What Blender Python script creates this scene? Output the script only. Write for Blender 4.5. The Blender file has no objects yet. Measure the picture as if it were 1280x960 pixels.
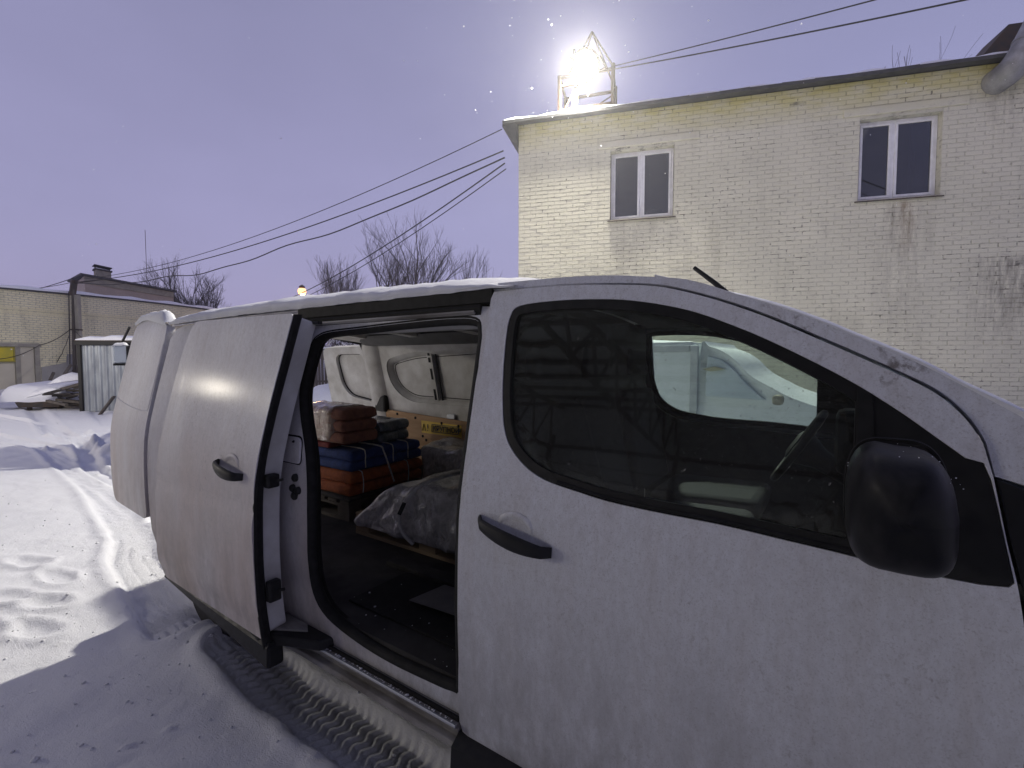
import bpy, bmesh, math, random
import numpy as np
from mathutils import Vector, Matrix, noise
R = math.radians
rng = random.Random(7)
sc = bpy.context.scene
col = sc.collection

# ------------------------------------------------------------------ camera, sky, light, exposure
cd = bpy.data.cameras.new('camera')
cam = bpy.data.objects.new('camera', cd); col.objects.link(cam)
cd.sensor_width = 36; cd.lens = 600 / 1280 * 36
cd.clip_start = 0.02; cd.clip_end = 3000
cam.location = (0, 0, 1.6)
cam.rotation_euler = (R(90 - 2.86), 0, R(34.6))
sc.camera = cam

SUN_EL, SUN_AZ = 4.0, 200.0          # dusk: the last diffuse glow is behind the photographer
w = bpy.data.worlds.new('World'); sc.world = w; w.use_nodes = True
nt = w.node_tree; nt.nodes.clear()
out = nt.nodes.new('ShaderNodeOutputWorld')
sky = nt.nodes.new('ShaderNodeTexSky'); sky.sky_type = 'NISHITA'; sky.sun_disc = False
sky.sun_elevation = R(SUN_EL); sky.sun_rotation = R(SUN_AZ); sky.dust_density = 3; sky.ozone_density = 3
bg = nt.nodes.new('ShaderNodeBackground'); bg.inputs[1].default_value = 0.05
nt.links.new(sky.outputs[0], bg.inputs[0])
# low snow cloud lit by the city: an even violet overcast, a little paler towards the horizon
tc = nt.nodes.new('ShaderNodeTexCoord'); sep = nt.nodes.new('ShaderNodeSeparateXYZ')
nt.links.new(tc.outputs['Generated'], sep.inputs[0])
ab = nt.nodes.new('ShaderNodeMath'); ab.operation = 'ABSOLUTE'; nt.links.new(sep.outputs[2], ab.inputs[0])
cr = nt.nodes.new('ShaderNodeValToRGB')
cr.color_ramp.elements[0].position = 0.0; cr.color_ramp.elements[0].color = (0.390, 0.340, 0.555, 1)
cr.color_ramp.elements[1].position = 0.75; cr.color_ramp.elements[1].color = (0.210, 0.205, 0.335, 1)
e = cr.color_ramp.elements.new(0.25); e.color = (0.338, 0.308, 0.505, 1)
nz = nt.nodes.new('ShaderNodeTexNoise'); nz.inputs['Scale'].default_value = 1.6; nz.inputs['Detail'].default_value = 5
mp = nt.nodes.new('ShaderNodeMapping'); mp.inputs['Scale'].default_value = (1, 1, 2.5)
nt.links.new(tc.outputs['Generated'], mp.inputs[0]); nt.links.new(mp.outputs[0], nz.inputs[0])
mr = nt.nodes.new('ShaderNodeMapRange'); mr.inputs[1].default_value = .3; mr.inputs[2].default_value = .7
mr.inputs[3].default_value = .91; mr.inputs[4].default_value = 1.07
nt.links.new(nz.outputs[0], mr.inputs[0])
mx = nt.nodes.new('ShaderNodeMix'); mx.data_type = 'RGBA'; mx.blend_type = 'MULTIPLY'; mx.inputs[0].default_value = 1
nt.links.new(ab.outputs[0], cr.inputs[0]); nt.links.new(cr.outputs[0], mx.inputs[6]); nt.links.new(mr.outputs[0], mx.inputs[7])
bg2 = nt.nodes.new('ShaderNodeBackground'); bg2.inputs[1].default_value = 0.99
nt.links.new(mx.outputs[2], bg2.inputs[0])
add = nt.nodes.new('ShaderNodeAddShader')
nt.links.new(bg.outputs[0], add.inputs[0]); nt.links.new(bg2.outputs[0], add.inputs[1]); nt.links.new(add.outputs[0], out.inputs[0])

sl = bpy.data.lights.new('dusk_sun', 'SUN'); sl.energy = 0.10; sl.angle = R(40); sl.color = (1, .93, .86)
so = bpy.data.objects.new('dusk_sun', sl); col.objects.link(so)
so.rotation_euler = (R(62), 0, R(20))
sc.view_settings.view_transform = 'Standard'; sc.view_settings.look = 'None'
sc.view_settings.exposure = 0.0; sc.view_settings.gamma = 1.0; sc.view_settings.use_curve_mapping = False
sc.cycles.use_denoising = True
sc.cycles.max_bounces = 8; sc.cycles.transparent_max_bounces = 16
sc.cycles.sample_clamp_indirect = 6.0; sc.cycles.caustics_reflective = False; sc.cycles.caustics_refractive = False

# ------------------------------------------------------------------ yard frame: r metres to the side, d metres ahead of the photographer
CY, SY = math.cos(R(34.6)), math.sin(R(34.6))
def G(r, d, z=0.0): return Vector((r * CY - d * SY, r * SY + d * CY, z))

# ------------------------------------------------------------------ materials
def nodes_of(m):
    m.use_nodes = True
    return m.node_tree, m.node_tree.nodes.get('Principled BSDF')
def ramp(nt, fac, stops):
    c = nt.nodes.new('ShaderNodeValToRGB')
    while len(c.color_ramp.elements) < len(stops): c.color_ramp.elements.new(.5)
    for el, (p, v) in zip(c.color_ramp.elements, stops):
        el.position = p; el.color = (*v, 1) if isinstance(v, tuple) else (v, v, v, 1)
    nt.links.new(fac, c.inputs[0]); return c.outputs[0]
def tex(nt, scale, detail=6, stretch=(1, 1, 1), coord='pos', rough=.55, dist=0):
    if coord == 'pos':
        g = nt.nodes.new('ShaderNodeNewGeometry'); src = g.outputs['Position']
    else:
        g = nt.nodes.new('ShaderNodeTexCoord'); src = g.outputs['Object']
    m = nt.nodes.new('ShaderNodeMapping'); m.inputs['Scale'].default_value = stretch
    nt.links.new(src, m.inputs[0])
    n = nt.nodes.new('ShaderNodeTexNoise'); n.inputs['Scale'].default_value = scale
    n.inputs['Detail'].default_value = detail; n.inputs['Roughness'].default_value = rough; n.inputs['Distortion'].default_value = dist
    nt.links.new(m.outputs[0], n.inputs[0]); return n.outputs[0]
def mixc(nt, fac, a, b, mode='MIX'):
    m = nt.nodes.new('ShaderNodeMix'); m.data_type = 'RGBA'; m.blend_type = mode
    for sock, v in ((0, fac), (6, a), (7, b)):
        if hasattr(v, 'is_linked'): nt.links.new(v, m.inputs[sock])
        elif isinstance(v, (int, float)): m.inputs[sock].default_value = v
        else: m.inputs[sock].default_value = (*v, 1)
    return m.outputs[2]
def posz(nt, lo, hi):
    g = nt.nodes.new('ShaderNodeNewGeometry'); s = nt.nodes.new('ShaderNodeSeparateXYZ')
    nt.links.new(g.outputs['Position'], s.inputs[0])
    r = nt.nodes.new('ShaderNodeMapRange'); r.inputs[1].default_value = lo; r.inputs[2].default_value = hi
    nt.links.new(s.outputs[2], r.inputs[0]); return r.outputs[0]
def math_(nt, op, a, b):
    m = nt.nodes.new('ShaderNodeMath'); m.operation = op
    for i, v in enumerate((a, b)):
        if hasattr(v, 'is_linked'): nt.links.new(v, m.inputs[i])
        else: m.inputs[i].default_value = v
    return m.outputs[0]
def bump(nt, b, h, strength, dist=.01):
    n = nt.nodes.new('ShaderNodeBump'); n.inputs['Strength'].default_value = strength; n.inputs['Distance'].default_value = dist
    nt.links.new(h, n.inputs['Height']); nt.links.new(n.outputs[0], b.inputs['Normal'])
def mat(name, c, c2=None, scale=8, rough=.6, rough2=None, bmp=0, bdist=.005, bscale=None, metal=0, stretch=(1, 1, 1), coord='pos', coat=0, spec=.5, lo=.35, hi=.65):
    m = bpy.data.materials.new(name); nt, b = nodes_of(m)
    b.inputs['Base Color'].default_value = (*c, 1); b.inputs['Roughness'].default_value = rough
    b.inputs['Metallic'].default_value = metal; b.inputs['Coat Weight'].default_value = coat
    b.inputs['Specular IOR Level'].default_value = spec
    if c2 is not None:
        n = tex(nt, scale, stretch=stretch, coord=coord)
        nt.links.new(ramp(nt, n, [(lo, c), (hi, c2)]), b.inputs['Base Color'])
        if rough2 is not None: nt.links.new(ramp(nt, n, [(lo, rough), (hi, rough2)]), b.inputs['Roughness'])
    if bmp:
        bump(nt, b, tex(nt, bscale or scale * 3, stretch=stretch, coord=coord), bmp, bdist)
    return m

def make_paint():
    m = bpy.data.materials.new('dirty_white_paint'); nt, b = nodes_of(m)
    clean = (.735, .75, .79)
    film = tex(nt, 3.0, 8, (1, 1, .35))
    low = posz(nt, 1.35, .55)
    f1 = math_(nt, 'MULTIPLY', ramp(nt, film, [(.30, 0.25), (.72, 1.0)]), ramp(nt, low, [(0, .12), (.35, .40), (1, .62)]))
    rearm = nt.nodes.new('ShaderNodeMapRange'); rearm.inputs[1].default_value = -1.2; rearm.inputs[2].default_value = -2.0
    g0 = nt.nodes.new('ShaderNodeNewGeometry'); s0_ = nt.nodes.new('ShaderNodeSeparateXYZ'); nt.links.new(g0.outputs['Position'], s0_.inputs[0]); nt.links.new(s0_.outputs[0], rearm.inputs[0])
    filmc = mixc(nt, rearm.outputs[0], (.43, .43, .435), (.56, .41, .33))
    f1 = math_(nt, 'MULTIPLY', f1, math_(nt, 'ADD', .80, math_(nt, 'MULTIPLY', rearm.outputs[0], .85)))
    c = mixc(nt, f1, clean, filmc)
    streak = ramp(nt, tex(nt, 22, 6, (1, 1, .06)), [(.47, 0.0), (.75, .35)])
    c = mixc(nt, streak, c, (.56, .52, .50))
    g = nt.nodes.new('ShaderNodeNewGeometry'); sp = nt.nodes.new('ShaderNodeSeparateXYZ'); nt.links.new(g.outputs['Position'], sp.inputs[0])
    big = ramp(nt, tex(nt, 4.5, 3), [(.50, 0.0), (.66, 1.0)])
    speck = ramp(nt, tex(nt, 75, 5, (1, 1, .7), rough=.75), [(.57, 0.0), (.68, .75)])
    c = mixc(nt, math_(nt, 'MULTIPLY', big, speck), c, (.30, .28, .27))
    fine = ramp(nt, tex(nt, 230, 3, rough=.7), [(.53, 0.0), (.72, .55)])
    c = mixc(nt, fine, c, (.34, .325, .315))
    grain = ramp(nt, tex(nt, 60, 6, (1, 1, .5), rough=.8), [(.40, 0.0), (.70, .42)])
    c = mixc(nt, grain, c, (.42, .405, .40))
    sill = ramp(nt, tex(nt, 12, 7, (1, 1, .35), rough=.7), [(.36, 0.0), (.66, .8)])
    c = mixc(nt, math_(nt, 'MULTIPLY', sill, posz(nt, 1.0, .40)), c, (.27, .262, .255))
    nt.links.new(c, b.inputs['Base Color'])
    rf = ramp(nt, film, [(.3, .42), (.7, .60)]); nt.links.new(rf, b.inputs['Roughness'])
    # splashed road mud along the windscreen pillar
    xr = nt.nodes.new('ShaderNodeMapRange'); xr.inputs[1].default_value = -.22; xr.inputs[2].default_value = -.02; nt.links.new(sp.outputs[0], xr.inputs[0])
    xr2 = nt.nodes.new('ShaderNodeMapRange'); xr2.inputs[1].default_value = .22; xr2.inputs[2].default_value = .06; nt.links.new(sp.outputs[0], xr2.inputs[0])
    zr = posz(nt, 1.545, 1.565)
    mud = ramp(nt, tex(nt, 30, 7, rough=.7), [(.52, 0.0), (.60, .85)])
    band = ramp(nt, tex(nt, 9, 3), [(.44, 0.0), (.56, 1.0)])
    mk = math_(nt, 'MULTIPLY', math_(nt, 'MULTIPLY', xr.outputs[0], xr2.outputs[0]), math_(nt, 'MULTIPLY', zr, math_(nt, 'MULTIPLY', mud, band)))
    c2_ = mixc(nt, mk, c, (.09, .065, .05)); nt.links.new(c2_, b.inputs['Base Color'])
    b.inputs['Specular IOR Level'].default_value = .20; b.inputs['Coat Weight'].default_value = .08; b.inputs['Coat Roughness'].default_value = .15
    bump(nt, b, math_(nt, 'ADD', math_(nt, 'MULTIPLY', tex(nt, 420, 2), 1.5), tex(nt, 90, 2)), .28, .002)
    return m
def make_snow(name, tint=(.86, .87, .90), bmp=.5, s=1.0):
    m = bpy.data.materials.new(name); nt, b = nodes_of(m)
    n = tex(nt, 5 * s, 8)
    nt.links.new(ramp(nt, n, [(.3, tuple(v * .96 for v in tint)), (.7, tint)]), b.inputs['Base Color'])
    b.inputs['Roughness'].default_value = .75; b.inputs['Specular IOR Level'].default_value = .25
    b.inputs['Subsurface Weight'].default_value = 0.0
    h = math_(nt, 'ADD', tex(nt, 30 * s, 9, rough=.75), math_(nt, 'MULTIPLY', tex(nt, 190 * s, 3), .45))
    bump(nt, b, h, bmp, .022)
    return m
def make_brick(name, base, base2, stain, top=None, gaps=False, runs=None):
    m = bpy.data.materials.new(name); nt, b = nodes_of(m)
    c = ramp(nt, tex(nt, 1.1, 8), [(.3, base), (.7, base2)])
    c = mixc(nt, ramp(nt, tex(nt, 9, 8, (1, 1, 2.2), rough=.75), [(.56, 0.0), (.68, .55)]), c, stain)
    c = mixc(nt, ramp(nt, tex(nt, 2.2, 6, (1, 1, .22)), [(.55, 0.0), (.75, .32)]), c, tuple(v * .8 for v in stain))
    if top:
        z0, z1, tc_ = top
        f = math_(nt, 'MULTIPLY', posz(nt, z0, z1), ramp(nt, tex(nt, 2.4, 7, (1, 1, 2.5)), [(.32, .35), (.60, 1.0)]))
        c = mixc(nt, f, c, tc_)
    if runs:
        gg = nt.nodes.new('ShaderNodeNewGeometry')
        for (o_, u_, s_c, s_w, z0, z1, colr, amt) in runs:
            sub = nt.nodes.new('ShaderNodeVectorMath'); sub.operation = 'SUBTRACT'; sub.inputs[1].default_value = tuple(o_); nt.links.new(gg.outputs['Position'], sub.inputs[0])
            dt = nt.nodes.new('ShaderNodeVectorMath'); dt.operation = 'DOT_PRODUCT'; dt.inputs[1].default_value = tuple(u_); nt.links.new(sub.outputs[0], dt.inputs[0])
            dd = math_(nt, 'ABSOLUTE', math_(nt, 'SUBTRACT', dt.outputs['Value'], s_c), 0.0)
            mr = nt.nodes.new('ShaderNodeMapRange'); mr.inputs[1].default_value = s_w; mr.inputs[2].default_value = s_w * .2; nt.links.new(dd, mr.inputs[0])
            zz = math_(nt, 'MULTIPLY', posz(nt, z1, z1 - .12), posz(nt, z0, z0 + (z1 - z0) * .6))
            st = ramp(nt, tex(nt, 7, 6, (1.6, 1.6, .35), rough=.7), [(.38, 0.0), (.64, 1.0)])
            c = mixc(nt, math_(nt, 'MULTIPLY', math_(nt, 'MULTIPLY', mr.outputs[0], zz), math_(nt, 'MULTIPLY', st, amt)), c, colr)
    if gaps:
        pg = ramp(nt, tex(nt, .9, 4), [(.42, .25), (.62, 1.0)])
        gp = ramp(nt, tex(nt, 7.5, 5, (1, 1, 2.6), rough=.7), [(.52, 0.0), (.60, .75)])
        c = mixc(nt, math_(nt, 'MULTIPLY', pg, gp), c, (.10, .095, .08))
    nt.links.new(c, b.inputs['Base Color']); b.inputs['Roughness'].default_value = .85
    bump(nt, b, tex(nt, 55, 6), .5, .006)
    return m
def make_glass(name, tint, speck=True, ior=1.5):
    m = bpy.data.materials.new(name); m.use_nodes = True; nt = m.node_tree; nt.nodes.clear()
    o = nt.nodes.new('ShaderNodeOutputMaterial'); t = nt.nodes.new('ShaderNodeBsdfTransparent'); t.inputs[0].default_value = (*tint, 1)
    g = nt.nodes.new('ShaderNodeBsdfGlossy'); g.inputs['Roughness'].default_value = .02
    f = nt.nodes.new('ShaderNodeFresnel'); f.inputs[0].default_value = ior
    mx = nt.nodes.new('ShaderNodeMixShader'); nt.links.new(f.outputs[0], mx.inputs[0]); nt.links.new(t.outputs[0], mx.inputs[1]); nt.links.new(g.outputs[0], mx.inputs[2])
    last = mx.outputs[0]
    d = nt.nodes.new('ShaderNodeBsdfDiffuse'); d.inputs[0].default_value = (.45, .44, .42, 1)
    haze = ramp(nt, tex(nt, 3.5, 7), [(.35, .014), (.75, .045)])
    if speck:
        sp = ramp(nt, tex(nt, 150, 1, rough=.3), [(.735, 0.0), (.76, .35)])
        haze = math_(nt, 'MAXIMUM', haze, sp)
    m2 = nt.nodes.new('ShaderNodeMixShader'); nt.links.new(haze, m2.inputs[0]); nt.links.new(last, m2.inputs[1]); nt.links.new(d.outputs[0], m2.inputs[2])
    nt.links.new(m2.outputs[0], o.inputs[0]); return m
def make_emit(name, c, s):
    m = bpy.data.materials.new(name); nt, b = nodes_of(m)
    b.inputs['Base Color'].default_value = (.8, .8, .8, 1); b.inputs['Emission Color'].default_value = (*c, 1); b.inputs['Emission Strength'].default_value = s
    return m
def make_film(name, c, c2, film=.9):
    m = bpy.data.materials.new(name); nt, b = nodes_of(m)
    n = tex(nt, 14, 8, (1, 1, 1), dist=1.5)
    nt.links.new(ramp(nt, n, [(.35, c), (.62, c2)]), b.inputs['Base Color'])
    b.inputs['Roughness'].default_value = .45; b.inputs['Coat Weight'].default_value = film; b.inputs['Coat Roughness'].default_value = .12
    v = nt.nodes.new('ShaderNodeTexVoronoi'); v.inputs['Scale'].default_value = 17; v.feature = 'SMOOTH_F1'
    g = nt.nodes.new('ShaderNodeNewGeometry'); mpn = nt.nodes.new('ShaderNodeMapping'); mpn.inputs['Scale'].default_value = (1, 1, .45); mpn.inputs['Rotation'].default_value = (.5, .3, .6)
    nt.links.new(g.outputs['Position'], mpn.inputs[0]); nt.links.new(mpn.outputs[0], v.inputs['Vector'])
    h = math_(nt, 'ADD', v.outputs['Distance'], tex(nt, 30, 6, (1, 1, .3), dist=2))
    bump(nt, b, h, .9, .02)
    return m

M = {}
M['paint'] = make_paint()
M['paint_in'] = mat('inner_painted_metal', (.62, .62, .60), (.44, .43, .40), 6, .5, .65, .05, coat=.1)
M['snow'] = make_snow('snow_cover')
M['ground_snow'] = make_snow('trodden_snow', (.84, .85, .88), .55, 1.0)
M['black'] = mat('black_plastic', (.014, .014, .015), (.022, .022, .022), 40, .45, .6, .12, spec=.22)
M['shell'] = mat('dirty_mirror_shell', (.012, .012, .013), (.045, .044, .043), 14, .38, .62, .12, stretch=(1, 1, .5), spec=.12, lo=.45, hi=.75)
M['gloss_black'] = mat('gloss_black_trim', (.010, .010, .011), (.014, .014, .014), 30, .32, .45, spec=.3)
M['rubber'] = mat('black_rubber_seal', (.012, .012, .012), (.02, .02, .02), 30, .7, spec=.15)
M['glass'] = make_glass('van_side_glass', (.84, .89, .87))
M['clear'] = make_glass('windscreen_glass', (.72, .78, .76), False)
M['floor'] = mat('worn_cargo_floor', (.026, .024, .023), (.012, .011, .011), 5, .7, .9, .4)
M['headliner'] = mat('dark_headliner', (.10, .10, .10), (.07, .07, .07), 9, .8)
M['plywood'] = mat('plywood_lining', (.42, .25, .11), (.33, .19, .08), 5, .6, .7, .1, stretch=(1, 1, 6))
M['dash'] = mat('dark_dashboard', (.025, .025, .027), (.04, .04, .04), 20, .65)
M['seatcloth'] = mat('grey_seat_cloth', (.045, .045, .05), (.06, .06, .065), 60, .9, bmp=.2)
M['steel'] = mat('galvanised_steel', (.52, .54, .57), (.42, .44, .47), 6, .5, .65, .05, metal=.55)
M['dark_steel'] = mat('dark_steel', (.06, .055, .05), (.11, .08, .06), 8, .6, .8, .1, metal=.4)
M['grime'] = mat('grimy_sill_metal', (.34, .33, .31), (.12, .11, .10), 9, .45, .75, .2, stretch=(.4, 1, 1))
_o = G(.137, 10.3); _u = (G(.966, -.259) - G(0, 0)).normalized()
RUNS = [(_o, _u, 6.98, .16, 3.3, 4.42, (.20, .12, .05), .9), (_o, _u, 6.75, .10, 3.5, 4.42, (.22, .19, .13), .7), (_o, _u, 6.9, .55, 1.0, 4.3, (.40, .385, .32), .55),
        (_o, _u, 8.5, .75, 1.7, 3.4, (.17, .155, .13), .75), (_o, _u, 2.3, .5, 2.6, 4.4, (.46, .44, .37), .5), (_o, _u, 8.25, .35, 5.0, 6.4, (.30, .28, .22), .6)]
M['brick'] = make_brick('cream_painted_brick', (.68, .66, .53), (.60, .585, .47), (.32, .30, .24), (5.85, 6.40, (.55, .505, .21)), runs=RUNS)
M['mortar'] = make_brick('cream_painted_mortar', (.60, .58, .47), (.53, .515, .42), (.22, .21, .16), (5.85, 6.40, (.42, .385, .16)), gaps=True, runs=RUNS)
M['brick2'] = make_brick('yellowish_brick', (.84, .78, .52), (.75, .70, .46), (.27, .25, .19))
M['mortar2'] = make_brick('yellowish_mortar', (.60, .57, .44), (.48, .46, .35), (.16, .15, .12), gaps=True)
M['render'] = mat('cream_render', (.58, .54, .42), (.52, .48, .37), 2, .85, bmp=.2)
M['pinkish'] = mat('pinkish_render', (.46, .39, .33), (.40, .34, .29), 2, .85, bmp=.2)
M['pvc'] = mat('white_window_frame', (.82, .82, .84), (.70, .70, .71), 7, .4, .55)
M['pane'] = mat('dark_window_pane', (.010, .012, .016), (.018, .020, .026), 1.5, .03, .05, spec=.45)
M['bglass'] = make_glass('building_window_glass', (.40, .45, .52), False, 1.85)
M['curtain'] = mat('pale_curtain', (.42, .42, .40), (.34, .34, .33), 6, .9)
M['room'] = mat('dark_room', (.03, .03, .03))
M['roofing'] = mat('dark_roof_felt', (.05, .05, .055), (.08, .08, .08), 5, .8)
M['concrete'] = mat('weathered_concrete', (.36, .34, .27), (.27, .25, .21), 4, .9, bmp=.4)
M['wood'] = mat('weathered_wood', (.13, .112, .095), (.075, .065, .055), 7, .85, bmp=.4, stretch=(1, 1, .15))
M['palewood'] = mat('pale_pallet_wood', (.36, .27, .17), (.24, .18, .11), 6, .8, bmp=.3, stretch=(.2, 1, 1))
M['bark'] = mat('dark_bark', (.07, .06, .056), (.11, .098, .092), 6, .95)
M['cable'] = mat('black_cable', (.02, .02, .022))
M['blue'] = mat('blue_truck_paint', (.03, .10, .42), (.025, .08, .34), 4, .4)
M['yellow'] = mat('yellow_sticker', (.72, .50, .05), (.62, .42, .04), 12, .5)
M['signyellow'] = mat('yellow_sign', (.62, .50, .03), (.46, .40, .04), 3, .6)
M['ink'] = mat('black_print', (.02, .02, .02))
M['strap'] = mat('white_strap', (.62, .62, .60), (.5, .5, .48), 30, .6)
M['frost'] = mat('frosted_glass', (.60, .66, .70), (.52, .58, .63), 3, .5, .7)
M['vanwhite'] = mat('snowy_white_paint', (.74, .77, .79), (.66, .69, .71), 3, .5, .7)
M['brown'] = mat('brown_blanket', (.38, .165, .105), (.27, .115, .08), 25, .85, bmp=.7, bdist=.012)
M['bluecloth'] = mat('blue_blanket', (.03, .065, .24), (.02, .045, .16), 25, .85, bmp=.7, bdist=.012)
M['orange'] = mat('orange_blanket', (.42, .11, .03), (.29, .075, .022), 25, .85, bmp=.7, bdist=.012)
M['red'] = mat('dark_red_blanket', (.22, .03, .03), (.15, .02, .02), 25, .85, bmp=.5)
M['film_brown'] = make_film('plastic_over_brown', (.36, .19, .12), (.66, .54, .44), 1.0)
M['film_grey'] = make_film('plastic_over_grey', (.34, .335, .335), (.56, .55, .55), 1.0)
M['film_blue'] = make_film('plastic_over_blue', (.07, .10, .12), (.16, .19, .20), .8)
M['card'] = mat('grey_cardboard', (.16, .15, .14), (.11, .105, .10), 6, .8)
M['tyre'] = mat('tyre_rubber', (.02, .02, .02), (.035, .033, .03), 12, .85, bmp=.2)
M['lens'] = make_emit('floodlight_lens', (1.0, .95, .80), 75)
M['yard_lens'] = make_emit('yard_lamp_lens', (1.0, .90, .70), 14)
M['lens_orange'] = make_emit('sodium_lens', (1.0, .47, .14), 2.1)
M['lens_off'] = mat('headlamp_lens', (.5, .52, .55), (.4, .42, .45), 5, .15)

# ------------------------------------------------------------------ mesh helpers
class MB:
    def __init__(s): s.v, s.f = [], []
    def quad_grid(s, rows):
        b = len(s.v); n = len(rows[0])
        for r in rows: s.v += [tuple(p) for p in r]
        for i in range(len(rows) - 1):
            for j in range(n - 1): s.f.append((b + i * n + j, b + i * n + j + 1, b + (i + 1) * n + j + 1, b + (i + 1) * n + j))
        return s
    def hexa(s, p):
        b = len(s.v); s.v += [tuple(q) for q in p]
        s.f += [tuple(b + i for i in q) for q in ((0, 3, 2, 1), (4, 5, 6, 7), (0, 1, 5, 4), (1, 2, 6, 5), (2, 3, 7, 6), (3, 0, 4, 7))]
        return s
    def box(s, x0, x1, y0, y1, z0, z1):
        return s.hexa([(x0, y0, z0), (x1, y0, z0), (x1, y1, z0), (x0, y1, z0), (x0, y0, z1), (x1, y0, z1), (x1, y1, z1), (x0, y1, z1)])
    def obox(s, o, ax, ay, az):
        o, ax, ay, az = map(Vector, (o, ax, ay, az))
        return s.hexa([o, o + ax, o + ax + ay, o + ay, o + az, o + ax + az, o + ax + ay + az, o + ay + az])
    def bar(s, a, b, t, t2=None, up=(0, 0, 1)):
        a, b = Vector(a), Vector(b); d = (b - a).normalized(); u = Vector(up)
        if abs(d.dot(u)) > .95: u = Vector((1, 0, 0))
        x = d.cross(u).normalized(); y = x.cross(d).normalized(); t2 = t2 or t
        return s.obox(a - x * t / 2 - y * t2 / 2, x * t, b - a, y * t2)
    def tube(s, path, r, n=8, cap=True, closed=False):
        pts = [Vector(p) for p in path]; m = len(pts); b = len(s.v)
        rs = r if isinstance(r, (list, tuple)) else [r] * m
        ref = None
        for i, p in enumerate(pts):
            if closed: t = pts[(i + 1) % m] - pts[i - 1]
            else: t = pts[min(i + 1, m - 1)] - pts[max(i - 1, 0)]
            t.normalize()
            if ref is None: ref = Vector((0, 0, 1)) if abs(t.z) < .9 else Vector((1, 0, 0))
            x = t.cross(ref)
            if x.length < 1e-4: x = t.orthogonal()
            x.normalize(); y = x.cross(t).normalized(); ref = y
            for k in range(n):
                a = 2 * math.pi * k / n
                s.v.append(tuple(p + (x * math.cos(a) + y * math.sin(a)) * rs[i]))
        for i in range(m if closed else m - 1):
            j = (i + 1) % m
            for k in range(n):
                l = (k + 1) % n
                s.f.append((b + i * n + k, b + i * n + l, b + j * n + l, b + j * n + k))
        if cap and not closed:
            s.f.append(tuple(b + k for k in range(n))[::-1]); s.f.append(tuple(b + (m - 1) * n + k for k in range(n)))
        return s
    def prism(s, poly, axis, a, b):
        """polygon (2-D list) extruded along axis 'x','y' or 'z' from a to b"""
        def P(p, t): return {'x': (t, p[0], p[1]), 'y': (p[0], t, p[1]), 'z': (p[0], p[1], t)}[axis]
        k = len(s.v); n = len(poly)
        s.v += [P(p, a) for p in poly] + [P(p, b) for p in poly]
        s.f.append(tuple(k + i for i in range(n))); s.f.append(tuple(k + n + i for i in range(n))[::-1])
        for i in range(n): j = (i + 1) % n; s.f.append((k + i, k + n + i, k + n + j, k + j))
        return s
    def lathe(s, c, axis, prof, n=24):
        c = Vector(c); ax = Vector(axis).normalized(); x = ax.orthogonal().normalized(); y = ax.cross(x); b = len(s.v); m = len(prof)
        for (r, h) in prof:
            for k in range(n):
                a = 2 * math.pi * k / n; s.v.append(tuple(c + ax * h + (x * math.cos(a) + y * math.sin(a)) * r))
        for i in range(m - 1):
            for k in range(n):
                l = (k + 1) % n; s.f.append((b + i * n + k, b + i * n + l, b + (i + 1) * n + l, b + (i + 1) * n + k))
        s.f.append(tuple(b + k for k in range(n))[::-1]); s.f.append(tuple(b + (m - 1) * n + k for k in range(n)))
        return s

def finish(o, smooth=None, bevel=0, seg=2, wn=False):
    me = o.data
    if smooth:
        me.polygons.foreach_set('use_smooth', [True] * len(me.polygons))
        try: me.set_sharp_from_angle(angle=R(smooth))
        except Exception: pass
    if bevel:
        b = o.modifiers.new('edge', 'BEVEL'); b.width = bevel; b.segments = seg; b.limit_method = 'ANGLE'; b.angle_limit = R(40); b.harden_normals = False
    if wn:
        n = o.modifiers.new('wn', 'WEIGHTED_NORMAL'); n.keep_sharp = True; n.weight = 80
    return o
def link(name, me, m, parent=None):
    o = bpy.data.objects.new(name, me); col.objects.link(o)
    if m is not None and not me.materials: me.materials.append(m)
    if parent is not None: o.parent = parent
    return o
def obj(name, mb, m, parent=None, smooth=None, bevel=0, seg=2, recalc=True):
    me = bpy.data.meshes.new(name)
    if isinstance(mb, MB):
        me.from_pydata(mb.v, [], mb.f)
        if recalc:
            bm = bmesh.new(); bm.from_mesh(me); bmesh.ops.recalc_face_normals(bm, faces=bm.faces); bm.to_mesh(me); bm.free()
    else:
        if recalc: bmesh.ops.recalc_face_normals(mb, faces=mb.faces)
        mb.to_mesh(me); mb.free()
    me.update()
    o = link(name, me, m, parent)
    return finish(o, smooth, bevel, seg)
def tag(o, label=None, cat=None, group=None, kind=None):
    if label: o['label'] = label
    if cat: o['category'] = cat
    if group: o['group'] = group
    if kind: o['kind'] = kind
    return o
def thing(name, label, cat, group=None):
    o = bpy.data.objects.new(name, None); col.objects.link(o); o.empty_display_size = .2
    return tag(o, label, cat, group)
def catmull(pts, n=6, closed=False):
    out = []; m = len(pts); P = [Vector(p) for p in pts]
    rngi = range(m if closed else m - 1)
    for i in rngi:
        p0 = P[(i - 1) % m] if closed or i > 0 else P[0]; p1 = P[i]; p2 = P[(i + 1) % m]; p3 = P[(i + 2) % m] if closed or i + 2 < m else P[-1]
        for k in range(n):
            t = k / n
            out.append(.5 * ((2 * p1) + (-p0 + p2) * t + (2 * p0 - 5 * p1 + 4 * p2 - p3) * t * t + (-p0 + 3 * p1 - 3 * p2 + p3) * t ** 3))
    if not closed: out.append(P[-1])
    return [tuple(p) for p in out]
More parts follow.
